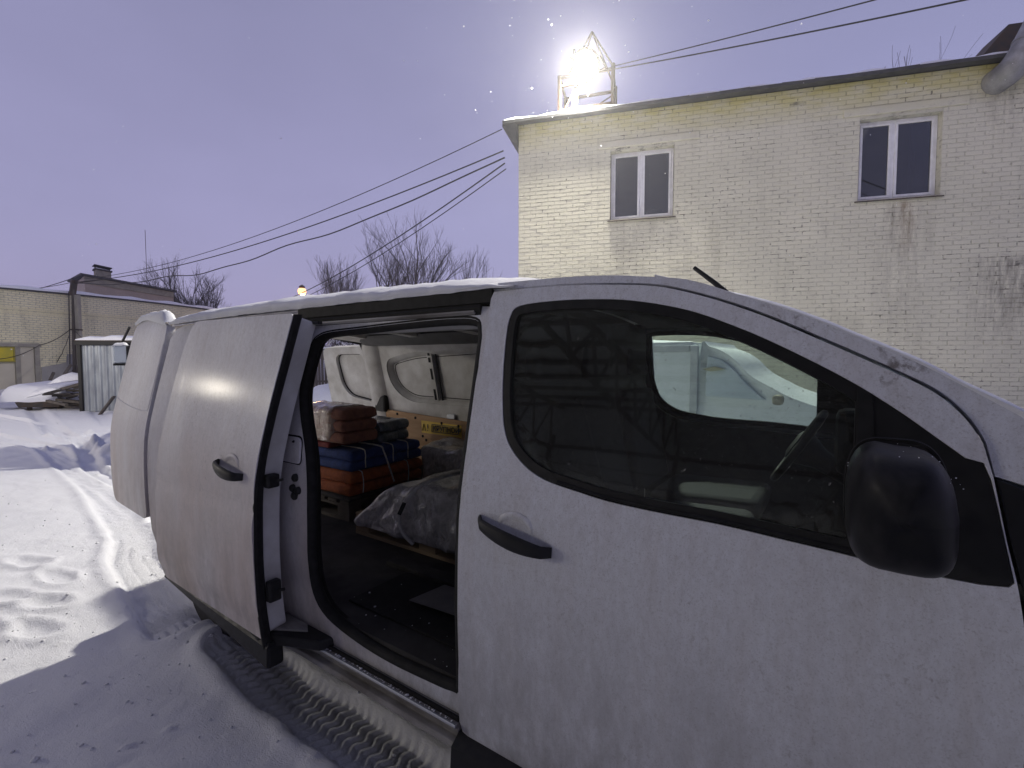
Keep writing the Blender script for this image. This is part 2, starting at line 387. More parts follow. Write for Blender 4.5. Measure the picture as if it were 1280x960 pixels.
def rounded(poly, r, n=5):
    """round the corners of a 2-D polygon"""
    out = []; m = len(poly)
    for i in range(m):
        p, a, b = Vector(poly[i]), Vector(poly[i - 1]), Vector(poly[(i + 1) % m])
        rr = r[i] if isinstance(r, (list, tuple)) else r
        if rr <= 0: out.append(tuple(p)); continue
        da, db = (a - p), (b - p); l = min(rr, da.length * .48, db.length * .48)
        s, t = p + da.normalized() * l, p + db.normalized() * l
        for k in range(n + 1):
            u = k / n; out.append(tuple(s * (1 - u) ** 2 + p * 2 * u * (1 - u) + t * u * u))
    return out
def inset(poly, d):
    m = len(poly); P = [Vector(p) for p in poly]
    area = sum(P[i].x * P[(i + 1) % m].y - P[(i + 1) % m].x * P[i].y for i in range(m))
    sgn = 1 if area > 0 else -1; out = []
    for i in range(m):
        a, b = P[i] - P[i - 1], P[(i + 1) % m] - P[i]
        na = Vector((-a.y, a.x)); nb = Vector((-b.y, b.x))
        if na.length: na.normalize()
        if nb.length: nb.normalize()
        nn = na + nb
        nn = nn.normalized() if nn.length > 1e-6 else na
        out.append(tuple(P[i] + nn * d * sgn / max(.5, nn.dot(na))))
    return out

# ------------------------------------------------------------------ van side profile: Y of the near side as a function of height
_pz = np.array([-.2, .3, .45, .6, .8, 1.0, 1.12, 1.22, 1.4, 1.6, 1.76, 1.83, 1.90])
_py = np.array([1.17, 1.15, 1.127, 1.108, 1.10, 1.102, 1.108, 1.124, 1.164, 1.211, 1.247, 1.266, 1.30])
_zz = np.linspace(-.2, 1.9, 400); _yy = np.interp(_zz, _pz, _py)
_k = np.hanning(31); _k /= _k.sum(); _yy = np.convolve(np.pad(_yy, 15, 'edge'), _k, 'valid')
def Yn(z): return float(np.interp(z, _zz, _yy))
YC = 2.06
def near(x, z): return Yn(z)

def sheet(name, outline, holes, off, thick, m, parent, far=False, yf=None, dz=.07, dx=.16, bevel=.004, fine=None, smooth=35):
    """a pressed panel: outline (X, Z) with holes, bent to the side profile, with real thickness"""
    yf = yf or near
    bm = bmesh.new(); edges = []
    for loop in [outline] + list(holes):
        vs = [bm.verts.new((p[0], 0, p[1])) for p in loop]
        for i in range(len(vs)): edges.append(bm.edges.new((vs[i], vs[(i + 1) % len(vs)])))
    bmesh.ops.triangle_fill(bm, use_beauty=True, edges=edges)
    xs = [p[0] for p in outline]; zs = [p[1] for p in outline]
    cuts = [('z', c) for c in np.arange(math.floor(min(zs) / dz) * dz + dz * .37, max(zs), dz)] + [('x', c) for c in np.arange(math.floor(min(xs) / dx) * dx + dx * .41, max(xs), dx)]
    if fine:
        for (ax, lo, hi, st) in fine: cuts += [(ax, c) for c in np.arange(lo, hi, st)]
    for ax, c in cuts:
        co = (0, 0, c) if ax == 'z' else (c, 0, 0); no = (0, 0, 1) if ax == 'z' else (1, 0, 0)
        bmesh.ops.bisect_plane(bm, geom=bm.verts[:] + bm.edges[:] + bm.faces[:], dist=1e-5, plane_co=co, plane_no=no)
    bmesh.ops.remove_doubles(bm, verts=bm.verts, dist=.0004)
    for v in bm.verts:
        y = yf(v.co.x, v.co.z) + off
        v.co.y = (2 * YC - y) if far else y
    bm.normal_update()
    for f in bm.faces:
        if (f.normal.y > 0) != far: f.normal_flip()
    me = bpy.data.meshes.new(name); bm.to_mesh(me); bm.free()
    o = link(name, me, m, parent)
    s = o.modifiers.new('thickness', 'SOLIDIFY'); s.thickness = thick; s.offset = -1
    me.polygons.foreach_set('use_smooth', [True] * len(me.polygons))
    if bevel:
        b = o.modifiers.new('edge', 'BEVEL'); b.width = bevel; b.segments = 2; b.limit_method = 'ANGLE'; b.angle_limit = R(45); b.use_clamp_overlap = True
    n = o.modifiers.new('wn', 'WEIGHTED_NORMAL'); n.weight = 90; n.keep_sharp = False
    return o
def on_side(pts, off, far=False):
    return [(x, (2 * YC - Yn(z) - off) if far else Yn(z) + off, z) for x, z in pts]

# ================================================================== THE GROUND
def vnoise(x, y, s, seed=0, oct=4):
    """cheap value noise on numpy arrays"""
    tot = np.zeros_like(x); amp = 1; norm = 0
    for o in range(oct):
        X = x * s + seed * 17.3 + o * 5.1; Y = y * s + seed * 9.7 + o * 3.3
        xi = np.floor(X); yi = np.floor(Y); fx = X - xi; fy = Y - yi
        fx = fx * fx * (3 - 2 * fx); fy = fy * fy * (3 - 2 * fy)
        def h(a, b):
            n = np.sin(a * 127.1 + b * 311.7 + seed * 74.7) * 43758.5453
            return n - np.floor(n)
        v = (h(xi, yi) * (1 - fx) + h(xi + 1, yi) * fx) * (1 - fy) + (h(xi, yi + 1) * (1 - fx) + h(xi + 1, yi + 1) * fx) * fy
        tot += (v - .5) * 2 * amp; norm += amp; amp *= .5; s = s * 2.03
    return tot / norm
def sstep(a, b, v):
    t = np.clip((v - a) / (b - a), 0, 1); return t * t * (3 - 2 * t)
def axis_coords(fine, grow=1.16, lim=310):
    pts = [fine[0][0]]
    for lo, hi, st in fine:
        n = max(1, int(round((hi - lo) / st))); pts += list(np.linspace(lo, hi, n + 1)[1:])
    st = fine[-1][2] * 1.3; p = pts[-1]
    while p < lim: p += st; pts.append(p); st *= grow
    st = fine[0][2] * 1.3; p = pts[0]; pre = []
    while p > -lim: p -= st; pre.append(p); st *= grow
    return np.array(pre[::-1] + pts)
def polyline_dist(x, y, pts):
    best = np.full(x.shape, 1e9); side = np.zeros_like(x); along = np.zeros_like(x); acc = 0
    for (ax, ay), (bx, by) in zip(pts, pts[1:]):
        dx, dy = bx - ax, by - ay; L = math.hypot(dx, dy)
        t = np.clip(((x - ax) * dx + (y - ay) * dy) / (L * L), 0, 1)
        px, py = ax + t * dx, ay + t * dy; d = np.hypot(x - px, y - py)
        sg = ((x - ax) * dy - (y - ay) * dx) / L
        m = d < best; best = np.where(m, d, best); side = np.where(m, sg, side); along = np.where(m, acc + t * L, along); acc += L
    return best, side, along
def ground_height(x, y):
    h = .030 * vnoise(x, y, .35, 1) + .016 * vnoise(x, y, 1.4, 2) + .010 * vnoise(x, y, 5, 3, 3) + .0050 * vnoise(x, y, 17, 31, 3) * sstep(-.2, .35, vnoise(x, y, .9, 33, 2))
    r = x * CY + y * SY; d = -x * SY + y * CY
    # tyre tracks
    tracks = [([(2.5, 1.24), (-2.5, 1.24), (-2.7, 1.25)], .135, .045, 1), ([(-3.2, 1.18), (-4.7, 1.40), (-5.3, 1.60), (-7.66, 1.95), (-11.9, 2.36), (-15, 2.05), (-22, 1.0)], .16, .035, 1),
              ([(-3.2, 1.52), (-4.5, 1.72), (-5.4, 1.92), (-7.5, 2.20), (-9.1, 2.28), (-12, 2.85), (-16, 3.2), (-22, 2.8)], .11, .075, 0),
              ([(-3.5, 2.85), (2.5, 2.85)], .12, .045, 1), ([(-10.5, 3.4), (-14, 2.9), (-19, 3.6), (-26, 4.6)], .2, .05, 0), ([(-11, 4.4), (-15, 4.1), (-21, 5.3)], .2, .04, 0),
              ([(-9.5, 1.0), (-13, 1.2), (-17, .6), (-22, -1)], .16, .03, 0)]
    for pts, hw, dep, tread in tracks:
        dist, side, along = polyline_dist(x, y, pts)
        wob = hw + .018 * vnoise(x, y, 6, 7, 2)
        inn = 1 - sstep(wob - .025, wob + .02, dist)
        rim = np.exp(-((dist - wob - .05) / .045) ** 2) * .018
        h = h * (1 - .8 * inn) - dep * inn + rim
        if tread:
            ph = along / .026 + np.abs(((side + hw) % .085) - .0425) * 30
            tr = np.sin(ph * 2 * math.pi * .5) ; groove = np.cos((side + hw) * 2 * math.pi / .085)
            h = h + inn * (.70 + .30 * sstep(-.35, .25, vnoise(x, y, 4.5, 41, 3))) * (.0095 * np.clip(tr * 1.2, -1, 1) - .008 * np.clip(-groove - .75, 0, 1) * 4 * .5)
    # footprints
    for fx, fy, a in [(-3.95, .66, .3), (-4.30, .80, .5), (-4.15, .50, .2), (-4.62, .66, .4), (-4.75, .95, .1), (-2.55, .08, .9), (-5.3, .9, .3)]:
        c, s = math.cos(a), math.sin(a); u = (x - fx) * c + (y - fy) * s; v = -(x - fx) * s + (y - fy) * c
        e = np.sqrt((u / .17) ** 2 + (v / .075) ** 2) + .38 * vnoise(x, y, 9, 5, 3)
        h = h - .020 * (1 - sstep(.4, 1.2, e)) + .013 * np.exp(-((e - 1.35) / .35) ** 2) * (1 + vnoise(x, y, 7, 6, 2))
    # churned lumps
    lr = random.Random(3)
    for i in range(46):
        cx, cy, rr = lr.gauss(-11.2, 1.3), lr.gauss(3.15, .38), lr.uniform(.07, .24)
        e = np.hypot((x - cx) / rr, (y - cy) / (rr * .8)); h = h + rr * .55 * np.exp(-e * e * 2.2) * (1 + .5 * vnoise(x, y, 11, 21 + i, 2))
    for i in range(22):
        cx, cy, rr = lr.uniform(-4.9, -1.0), lr.uniform(-.7, 1.0), lr.uniform(.02, .045)
        e = np.hypot((x - cx) / rr, (y - cy) / rr); h = h + rr * .45 * (1 - sstep(0, 1, e))
    for cx, cy, rr, hh in [(-1.95, .55, .30, .05), (-2.6, .05, .42, .06), (-1.25, .98, .22, .05)]:
        e = np.hypot((x - cx) / rr, (y - cy) / (rr * .7)); h = h + hh * np.exp(-e * e * 1.6) * (1 + .6 * vnoise(x, y, 9, 11, 3))
    # banks of cleared snow under the old wall
    q = (r + 20.3) * .966 - (d - 19) * .257            # distance in front of the old wall
    h = h + .46 * (1 - sstep(.4, 3.4, q)) * sstep(-60, -40, -np.abs(d - 24)) * (1 + .3 * vnoise(x, y, .8, 4))
    for mr_, md, rad, hh in [(-16.95, 14.6, .62, .80), (-18.4, 15.2, 1.0, .75), (-5.0, 12.6, .75, 1.0), (-3.9, 13.4, .9, .9)]:
        e = np.hypot(r - mr_, d - md) / rad; h = h + hh * np.exp(-e * e * 1.4) * (1 + .25 * vnoise(x, y, 2.5, 8))
    h = h + .08 * np.exp(-((x + 2.95) / .60) ** 4) * np.exp(-((y - 1.18) / .16) ** 2)
    # under the car the snow lies thinner
    und = sstep(1.35, 1.6, y) * (1 - sstep(2.6, 2.8, y)) * sstep(-3.6, -3.3, x) * (1 - sstep(1.4, 1.7, x))
    return h * (1 - .6 * und)
gx = axis_coords([(-22, -12, .10), (-12, -6, .05), (-6, -2.8, .024), (-2.8, -.9, .011), (-.9, 1.0, .03)], 1.17)
gy = axis_coords([(-2.5, -.6, .06), (-.6, 1.0, .024), (1.0, 1.5, .0095), (1.5, 3.2, .03), (3.2, 5.5, .08)], 1.17)
XX, YY = np.meshgrid(gx, gy, indexing='ij'); HH = ground_height(XX, YY)
far_f = sstep(50, 120, np.hypot(XX, YY)); HH = HH * (1 - far_f)
nx_, ny_ = XX.shape
me = bpy.data.meshes.new('ground')
vv = np.stack([XX, YY, HH], -1).reshape(-1, 3)
ii = (np.arange(nx_ - 1)[:, None] * ny_ + np.arange(ny_ - 1)[None, :]).reshape(-1)
ff = np.stack([ii, ii + ny_, ii + ny_ + 1, ii + 1], -1)
me.vertices.add(len(vv)); me.vertices.foreach_set('co', vv.reshape(-1))
me.loops.add(ff.size); me.loops.foreach_set('vertex_index', ff.reshape(-1).astype(np.int32))
me.polygons.add(len(ff)); me.polygons.foreach_set('loop_start', np.arange(0, ff.size, 4, dtype=np.int32)); me.polygons.foreach_set('loop_total', np.full(len(ff), 4, np.int32))
me.polygons.foreach_set('use_smooth', np.ones(len(ff), bool)); me.update(calc_edges=True); me.validate()
ground = link('ground', me, M['ground_snow']); tag(ground, kind='structure')
ground['label'] = 'snow covered yard with tyre tracks'

# ================================================================== BRICKWORK
def brick_wall(parent, origin, udir, ndir, length, height, openings, m, mm, bl, bh, joint, sort_point, seed, top_fn=None, z_min=0.0, u_min=0.0, keep=300, relief=.0055):
    """bricks laid in running bond; the 300 that show largest are objects, the rest one mesh. openings: (u0,u1,z0,z1)"""
    rn = random.Random(seed); items = []
    rows = int(math.ceil((height - z_min) / bh)); n0 = int(length / bl) + 2
    for r_ in range(rows):
        z0 = z_min + r_ * bh; z1 = z0 + bh - joint
        sh = (r_ % 2) * bl * .5 + rn.uniform(-.01, .01)
        for k in range(-1, n0):
            a, b = u_min + k * bl - sh, u_min + (k + 1) * bl - sh - joint
            a, b = max(a, u_min + .002), min(b, u_min + length - .002)
            if b - a < .03: continue
            zt = min(z1, (top_fn((a + b) / 2) if top_fn else height) - .004)
            if zt - z0 < .02: continue
            segs = [(a, b)]
            for (o0, o1, p0, p1) in openings:
                if zt <= p0 or z0 >= p1: continue
                ns = []
                for (s0, s1) in segs:
                    if s1 <= o0 or s0 >= o1: ns.append((s0, s1)); continue
                    if o0 - s0 > .03: ns.append((s0, o0 - .004))
                    if s1 - o1 > .03: ns.append((o1 + .004, s1))
                segs = ns
            for s in segs:
                p = rn.random()
                items.append((s[0] + (rn.uniform(0, .007) if p > .5 else 0), s[1] - (rn.uniform(0, .007) if p > .5 else 0), z0 + (rn.uniform(0, .005) if p > .6 else 0), zt, relief * rn.uniform(.35, 1.5) if p > .0015 else -.004, rn.uniform(-.006, .006)))
    O, U, N = Vector(origin), Vector(udir), Vector(ndir); Z = Vector((0, 0, 1))
    def dist(it): return (O + U * ((it[0] + it[1]) / 2) + Z * ((it[2] + it[3]) / 2) - Vector(sort_point)).length
    full = [it for it in items if abs(it[1] - it[0] - (bl - joint)) < .004 and abs(it[3] - it[2] - (bh - joint)) < .002]
    fs = sorted(full, key=dist)[:keep]; chosen = set(map(id, fs))
    L, Hh, D = bl - joint, bh - joint, .03
    def verts(it, base=None):
        a, b, z0, z1, pr, tw = it
        c = .004
        pts = []
        for (u, z) in ((a, z0), (b, z0), (b, z1), (a, z1)): pts.append(O + U * u + Z * z - N * D)
        for (u, z, e) in ((a + c, z0 + c, -tw), (b - c, z0 + c, tw), (b - c, z1 - c, tw), (a + c, z1 - c, -tw)): pts.append(O + U * u + Z * z + N * max(pr + e * .4, .0008))
        return pts
    F = [(4, 5, 6, 7), (0, 1, 5, 4), (1, 2, 6, 5), (2, 3, 7, 6), (3, 0, 4, 7)]
    V, FF = [], []
    for it in items:
        if id(it) in chosen or it[4] < 0: continue
        b = len(V); V += [tuple(p) for p in verts(it)]; FF += [tuple(b + i for i in f) for f in F]
    me = bpy.data.meshes.new('brick_courses'); me.from_pydata(V, [], FF)
    bm = bmesh.new(); bm.from_mesh(me); bmesh.ops.recalc_face_normals(bm, faces=bm.faces); bm.to_mesh(me); bm.free()
    o = link('brick_courses', me, m, parent); o['kind'] = 'stuff'
    # four shared meshes for the single bricks
    protos = []
    for v in range(4):
        it = (0, L, 0, Hh, relief * (.5 + .3 * v), rn.uniform(-.006, .006))
        s = [Vector(p) - O for p in verts(it)]
        mm_ = bpy.data.meshes.new('brick'); mm_.from_pydata([tuple(p) for p in s], [], F); mm_.materials.append(m)
        bm = bmesh.new(); bm.from_mesh(mm_); bmesh.ops.recalc_face_normals(bm, faces=bm.faces); bm.to_mesh(mm_); bm.free(); protos.append(mm_)
    for it in fs:
        o = bpy.data.objects.new('brick', rn.choice(protos)); col.objects.link(o); o.parent = parent
        o.location = O + U * it[0] + Z * it[2]
    return len(items)
def frame_wall(name, parent, O, U, N, length, height, openings, m, thick, u0=0.0, z0=0.0, top=None):
    """mortar bed behind the bricks: one slab with real openings, built from strips"""
    mb = MB(); us = sorted({u0, u0 + length} | {v for o in openings for v in o[:2]} | ({u0 + length * i / 12 for i in range(13)} if top else set()))
    zs = sorted({z0, height} | {v for o in openings for v in o[2:]})
    O, U, N = Vector(O), Vector(U), Vector(N); Z = Vector((0, 0, 1))
    for a, b in zip(us, us[1:]):
        run = None
        for c, d in zip(zs, zs[1:]):
            hole = any(o[0] - 1e-6 <= a and b <= o[1] + 1e-6 and o[2] - 1e-6 <= c and d <= o[3] + 1e-6 for o in openings)
            if hole: continue
            d1, d2 = (d, d)
            if top and d == height: d1, d2 = top(a), top(b)
            base = len(mb.v)
            mb.hexa([O + U * a + Z * c, O + U * b + Z * c, O + U * b + Z * c - N * thick, O + U * a + Z * c - N * thick,
                     O + U * a + Z * d1, O + U * b + Z * d2, O + U * b + Z * d2 - N * thick, O + U * a + Z * d1 - N * thick])
    return obj(name, mb, m, parent)

# ------------------------------------------------------------------ the two-storey building
RO = G(.137, 10.3); RU = (G(.966, -.259) - G(0, 0)).normalized(); RN = (G(-.259, -.966) - G(0, 0)).normalized()
RTOP = 6.50
def RW(s, z, off=0): return RO + RU * s + RN * off + Vector((0, 0, z))
bld = thing('brick_building', 'tall cream painted brick building with two white upper windows and a roof floodlight', 'building')
wins = [(1.90, 3.11, 4.41, 5.76), (6.22, 7.44, 4.43, 5.83)]
RL = 14.0
frame_wall('mortar_bed', bld, RO, RU, RN, RL, RTOP, wins, M['mortar'], .30)
brick_wall(bld, RO, RU, RN, RL, RTOP, wins, M['brick'], M['mortar'], .255, .0775, .0075, (2.2, 0, 2.6), 11)
# rest of the volume
mb = MB()
for z0, z1, a, b, c, d in [(0, RTOP, 0, .28, -.302, -9.0), (0, RTOP, RL - .28, RL, -.302, -9.0), (0, RTOP, 0.282, RL - .282, -8.7, -9.0)]:
    mb.hexa([RW(a, z0, c), RW(b, z0, c), RW(b, z0, d), RW(a, z0, d), RW(a, z1, c), RW(b, z1, c), RW(b, z1, d), RW(a, z1, d)])
obj('side_wall', mb, M['mortar'], bld)
mb = MB(); mb.hexa([RW(.29, 3.4, -.31), RW(RL - .3, 3.4, -.31), RW(RL - .3, 3.4, -8.6), RW(.29, 3.4, -8.6), RW(.29, 3.6, -.31), RW(RL - .3, 3.6, -.31), RW(RL - .3, 3.6, -8.6), RW(.29, 3.6, -8.6)])
obj('upper_floor', mb, M['room'], bld)
mb = MB(); a, b = -.30, RL + .3
mb.hexa([RW(a, RTOP + .004, .16), RW(b, RTOP + .004, .16), RW(b, RTOP + .55, -9.3), RW(a, RTOP + .55, -9.3), RW(a, RTOP + .065, .16), RW(b, RTOP + .065, .16), RW(b, RTOP + .62, -9.3), RW(a, RTOP + .62, -9.3)])
rf = obj('roof', mb, M['roofing'], bld)
mb = MB()
for i in range(28):   # dented eaves strip
    s0, s1 = a + (b - a) * i / 28, a + (b - a) * (i + 1) / 28 - .003
    j = rng.uniform(-.008, .008); k = rng.uniform(-.008, .008)
    mb.hexa([RW(s0, RTOP - .005 + j, .163), RW(s1, RTOP - .005 + k, .163), RW(s1, RTOP - .005 + k, .185), RW(s0, RTOP - .005 + j, .185),
             RW(s0, RTOP + .055 + j, .163), RW(s1, RTOP + .055 + k, .163), RW(s1, RTOP + .055 + k, .185), RW(s0, RTOP + .055 + j, .185)])
obj('eaves_flashing', mb, M['roofing'], rf)
# eave board hanging at the gable corner
mb = MB(); mb.hexa([RW(-.30, RTOP - .42, -.02), RW(-.02, RTOP - .62, -.02), RW(-.02, RTOP - .62, -8.9), RW(-.30, RTOP - .42, -8.9), RW(-.30, RTOP, .13), RW(-.02, RTOP, .13), RW(-.02, RTOP, -8.9), RW(-.30, RTOP, -8.9)])
mb = MB(); mb.hexa([RW(-.31, RTOP - .06, .15), RW(-.01, RTOP - .45, .01), RW(-.01, RTOP - .45, -8.9), RW(-.31, RTOP - .06, -8.9), RW(-.31, RTOP, .15), RW(-.01, RTOP, .15), RW(-.01, RTOP, -8.9), RW(-.31, RTOP, -8.9)])
obj('gable_soffit', mb, M['roofing'], rf)
mb = MB(); rows = []
for i in range(60):
    s = -.28 + (RL + .5) * i / 59; hh = .05 + .03 * math.sin(i * 1.7) + .02 * rng.random()
    rows.append([RW(s, RTOP + .066, .135), RW(s, RTOP + .066 + hh * .6, .12), RW(s, RTOP + .075 + hh, .03), RW(s, RTOP + .30 + hh, -4), RW(s, RTOP + .62 + hh, -9.2), RW(s, RTOP + .60, -9.2)])
mb.quad_grid(rows); sn = obj('roof_snow', mb, M['snow'], None, 60)
tag(sn, 'thin snow lying along the roof edge of the cream brick building', 'snow', kind='stuff')
for (u0, u1, z0, z1) in wins:
    rev = -.13
    fr = MB(); t = .048
    def seg(a, b, c, d, dep=.07, off=rev): 
        fr.hexa([RW(a, c, off), RW(b, c, off), RW(b, c, off - dep), RW(a, c, off - dep), RW(a, d, off), RW(b, d, off), RW(b, d, off - dep), RW(a, d, off - dep)])
    um = u0 + (u1 - u0) * (.49 if u0 < 3 else .46)
    seg(u0 + .005, u1 - .005, z0 + .004, z0 + t); seg(u0 + .005, u1 - .005, z1 - t, z1 - .004)
    seg(u0 + .005, u0 + t, z0 + t, z1 - t); seg(u1 - t, u1 - .005, z0 + t, z1 - t); seg(um - .026, um + .026, z0 + t, z1 - t)
    wn = obj('window', fr, M['pvc'], bld, bevel=.006)
    for (a, b) in ((u0 + t, um - .026), (um + .026, u1 - t)):
        fr = MB(); k = .044
        seg(a + .002, b - .002, z0 + t + .002, z0 + t + k, .05, rev + .012); seg(a + .002, b - .002, z1 - t - k, z1 - t - .002, .05, rev + .012)
        seg(a + .002, a + k, z0 + t + k, z1 - t - k, .05, rev + .012); seg(b - k, b - .002, z0 + t + k, z1 - t - k, .05, rev + .012)
        obj('sash', fr, M['pvc'], wn, bevel=.006)
        fr = MB(); seg(a + k - .004, b - k + .004, z0 + t + k - .004, z1 - t - k + .004, .012, rev - .012)
        obj('pane', fr, M['bglass'], wn)
    fr = MB(); fr.hexa([RW(u0 - .05, z0 - .045, .055), RW(u1 + .04, z0 - .045, .055), RW(u1 + .04, z0 - .01, -.10), RW(u0 - .05, z0 - .01, -.10), RW(u0 - .05, z0 - .028, .055), RW(u1 + .04, z0 - .028, .055), RW(u1 + .04, z0 + .003, -.10), RW(u0 - .05, z0 + .003, -.10)])
    obj('sill', fr, M['dark_steel'], wn)
    fr = MB(); l0, l1 = u0 - .27, u1 + (.45 if u0 < 3 else .36)
    fr.hexa([RW(l0, z1 + .06, .03), RW(l1, z1 + .06, .03), RW(l1, z1 + .06, -.02), RW(l0, z1 + .06, -.02), RW(l0, z1 + .20, .022), RW(l1, z1 + .20, .022), RW(l1, z1 + .20, -.02), RW(l0, z1 + .20, -.02)])
    obj('lintel', fr, M['brick'], bld, bevel=.01)
# things on the sill inside the right-hand window
for (s_, hh, rr_, lab) in ((6.80, .20, .05, 'dim jar standing on the sill behind the mullion of the window under the pipe'), (7.02, .12, .06, 'low dim pot on the sill in the right-hand pane of the window under the pipe'), (7.14, .17, .04, 'slim dim bottle on the sill in the right-hand pane of the window under the pipe'), (2.76, .16, .16, 'pale folded cloth on the sill inside the window nearer the floodlight')):
    mb = MB(); mb.lathe(RW(s_, 4.50, -.36), (0, 0, 1), [(rr_ * .8, 0), (rr_, hh * .2), (rr_, hh * .7), (rr_ * .5, hh * .9), (rr_ * .5, hh)], 12)
    o = obj('sill_jar' if rr_ < .1 else 'folded_cloth', mb, M['curtain'], None, 50); tag(o, lab, 'jar' if rr_ < .1 else 'cloth')
mb = MB(); mb.hexa([RW(1.6, 4.46, -.29), RW(7.7, 4.46, -.29), RW(7.7, 4.46, -.62), RW(1.6, 4.46, -.62), RW(1.6, 4.498, -.29), RW(7.7, 4.498, -.29), RW(7.7, 4.498, -.62), RW(1.6, 4.498, -.62)]); obj('inner_ledge', mb, M['room'], bld)
for (a_, b_, zz0) in ((7.12, 7.42, 4.55), (1.92, 2.02, 4.5), (3.0, 3.1, 4.5)):
    rows = [[RW(a_ + (b_ - a_) * i / 24, z, -.34 + .03 * math.sin(i * 1.3)) for i in range(25)] for z in (zz0, 5.9)]
    obj('curtain', MB().quad_grid(rows), M['curtain'], bld, 60)
# ventilation duct coming out of the wall and over the roof
duct = thing('ventilation_duct', 'fat galvanised ventilation pipe bending out of the brick wall and up over the roof edge', 'duct')
M['duct'] = mat('dull_galvanised_pipe', (.36, .36, .37), (.22, .22, .22), 5, .45, .6, .05, metal=.5)
path = [RW(8.15, 6.20, -.1), RW(8.15, 6.19, .10), RW(8.20, 6.24, .26), RW(8.30, 6.42, .33), RW(8.44, 6.75, .33), RW(8.95, 7.95, .33), RW(9.4, 9.0, .33)]
mb = MB(); mb.tube(catmull(path, 5), .20, 20); obj('pipe', mb, M['duct'], duct, 50)
for t0, t1 in ((4.2, .01), (5.3, .01)):
    pass
for P_, Q_ in ((RW(8.60, 7.125, .33), RW(8.615, 7.16, .33)), (RW(8.36, 6.56, .332), RW(8.375, 6.595, .332))):
    mb = MB(); mb.tube([P_, Q_], .212, 20); obj('flange', mb, M['duct'], duct, 50)
mb = MB(); mb.hexa([RW(7.95, RTOP + .09, -.25), RW(8.75, RTOP + .09, -.25), RW(8.75, RTOP + .09, -1.2), RW(7.95, RTOP + .09, -1.2), RW(8.55, RTOP + .85, -.45), RW(9.0, RTOP + .85, -.45), RW(9.0, RTOP + .85, -1.1), RW(8.55, RTOP + .85, -1.1)])
hood = obj('roof_hood', mb, M['dark_steel'], None, bevel=.01); tag(hood, 'sloping dark metal roof hood behind the ventilation pipe', 'roof hood')

# ------------------------------------------------------------------ floodlight frame on the roof
mast = thing('floodlight_frame', 'rusty steel frame with a pyramid top standing on the roof edge round the floodlight', 'frame')
s0, s1 = .86, 1.93; zb, zt_ = RTOP + .07, 7.42
zs_back = RTOP + .12
M['rusty'] = mat('dark_rusty_steel', (.022, .017, .014), (.045, .028, .02), 12, .8, .9, .1, spec=.1)
def rod(name, a, b, t, par=mast, m='rusty'):
    mb = MB(); mb.bar(a, b, t); return obj(name, mb, M[m], par)
for s in (s0, s1):
    for off, z in ((-.02, zb), (-.85, zs_back)): rod('post', RW(s, z, off), RW(s, zt_ + (.05 if s == s1 else -.03), off), .062)
for z in (zb + .12, zt_ - .07):
    rod('rail', RW(s0 + .032, z, -.02), RW(s1 - .032, z + .02, -.02), .05); rod('rail', RW(s0 + .032, z, -.85), RW(s1 - .032, z + .02, -.85), .05)
    for s in (s0, s1): rod('rail', RW(s, z, -.052), RW(s, z, -.818), .045)
rod('rail', RW(s0 + .03, zt_ - .24, -.02), RW(s0 + .55, zt_ - .22, -.02), .045)
apx = RW(1.47, 8.40, -.4)
for s in (s0 + .20, s1): 
    for off in (-.02, -.85): rod('stay', RW(s, zt_ + .0, off), apx, .026)
rod('stay', RW(s0 + .1, zb + .15, -.06), RW(s0 + .42, zt_ - .1, -.06), .03)
rod('stay', RW(1.05, 7.75, -.1), RW(1.38, 7.76, -.1), .04); rod('stay', RW(1.16, 7.66, -.1), RW(1.14, 7.92, -.1), .035)
rod('stay', RW(s0 + .05, zb + .2, -.8), RW(s1 - .05, zt_ - .15, -.8), .022); rod('stay', RW(s1 - .05, zb + .2, -.8), RW(s0 + .3, zb + .55, -.8), .022)
mb = MB(); mb.bar(RW(1.15, zb + .20, -.10), RW(1.17, zb + .52, -.10), .10); obj('ballast_box', mb, M['concrete'], mast, bevel=.01)
flood = thing('roof_floodlight', 'blazing white floodlight inside the steel frame on the roof edge', 'floodlight')
LC = RW(1.42, 7.46, .12)
aim = (G(-4.5, 4.0, 0) - LC).normalized()
ax_ = aim.cross(Vector((0, 0, 1))).normalized(); ay_ = ax_.cross(aim)
mb = MB(); mb.lathe(LC, aim, [(.08, -.32), (.14, -.28), (.22, -.14), (.285, -.02), (.295, .02), (.27, .024)], 36); obj('lamp_housing', mb, M['dark_steel'], flood, 40)
mb = MB(); mb.lathe(LC, aim, [(.03, .07), (.12, .062), (.20, .042), (.26, .018), (.268, .002)], 36); obj('lens', mb, M['lens'], flood, 60)
mb = MB(); mb.tube([LC - ax_ * .32, LC - ax_ * .32 - aim * .25 - Vector((0, 0, .30)), LC + ax_ * .32 - aim * .25 - Vector((0, 0, .30)), LC + ax_ * .32], .022, 8); obj('yoke', mb, M['dark_steel'], flood, 50)
ld = bpy.data.lights.new('floodlight_beam', 'SPOT'); ld.energy = 4600; ld.color = (1.0, .95, .84); ld.spot_size = R(160); ld.spot_blend = .40; ld.shadow_soft_size = .14
lo = bpy.data.objects.new('floodlight_beam', ld); col.objects.link(lo); lo.location = LC + aim * .14; lo.rotation_euler = (-aim).to_track_quat('Z', 'Y').to_euler(); lo.parent = flood

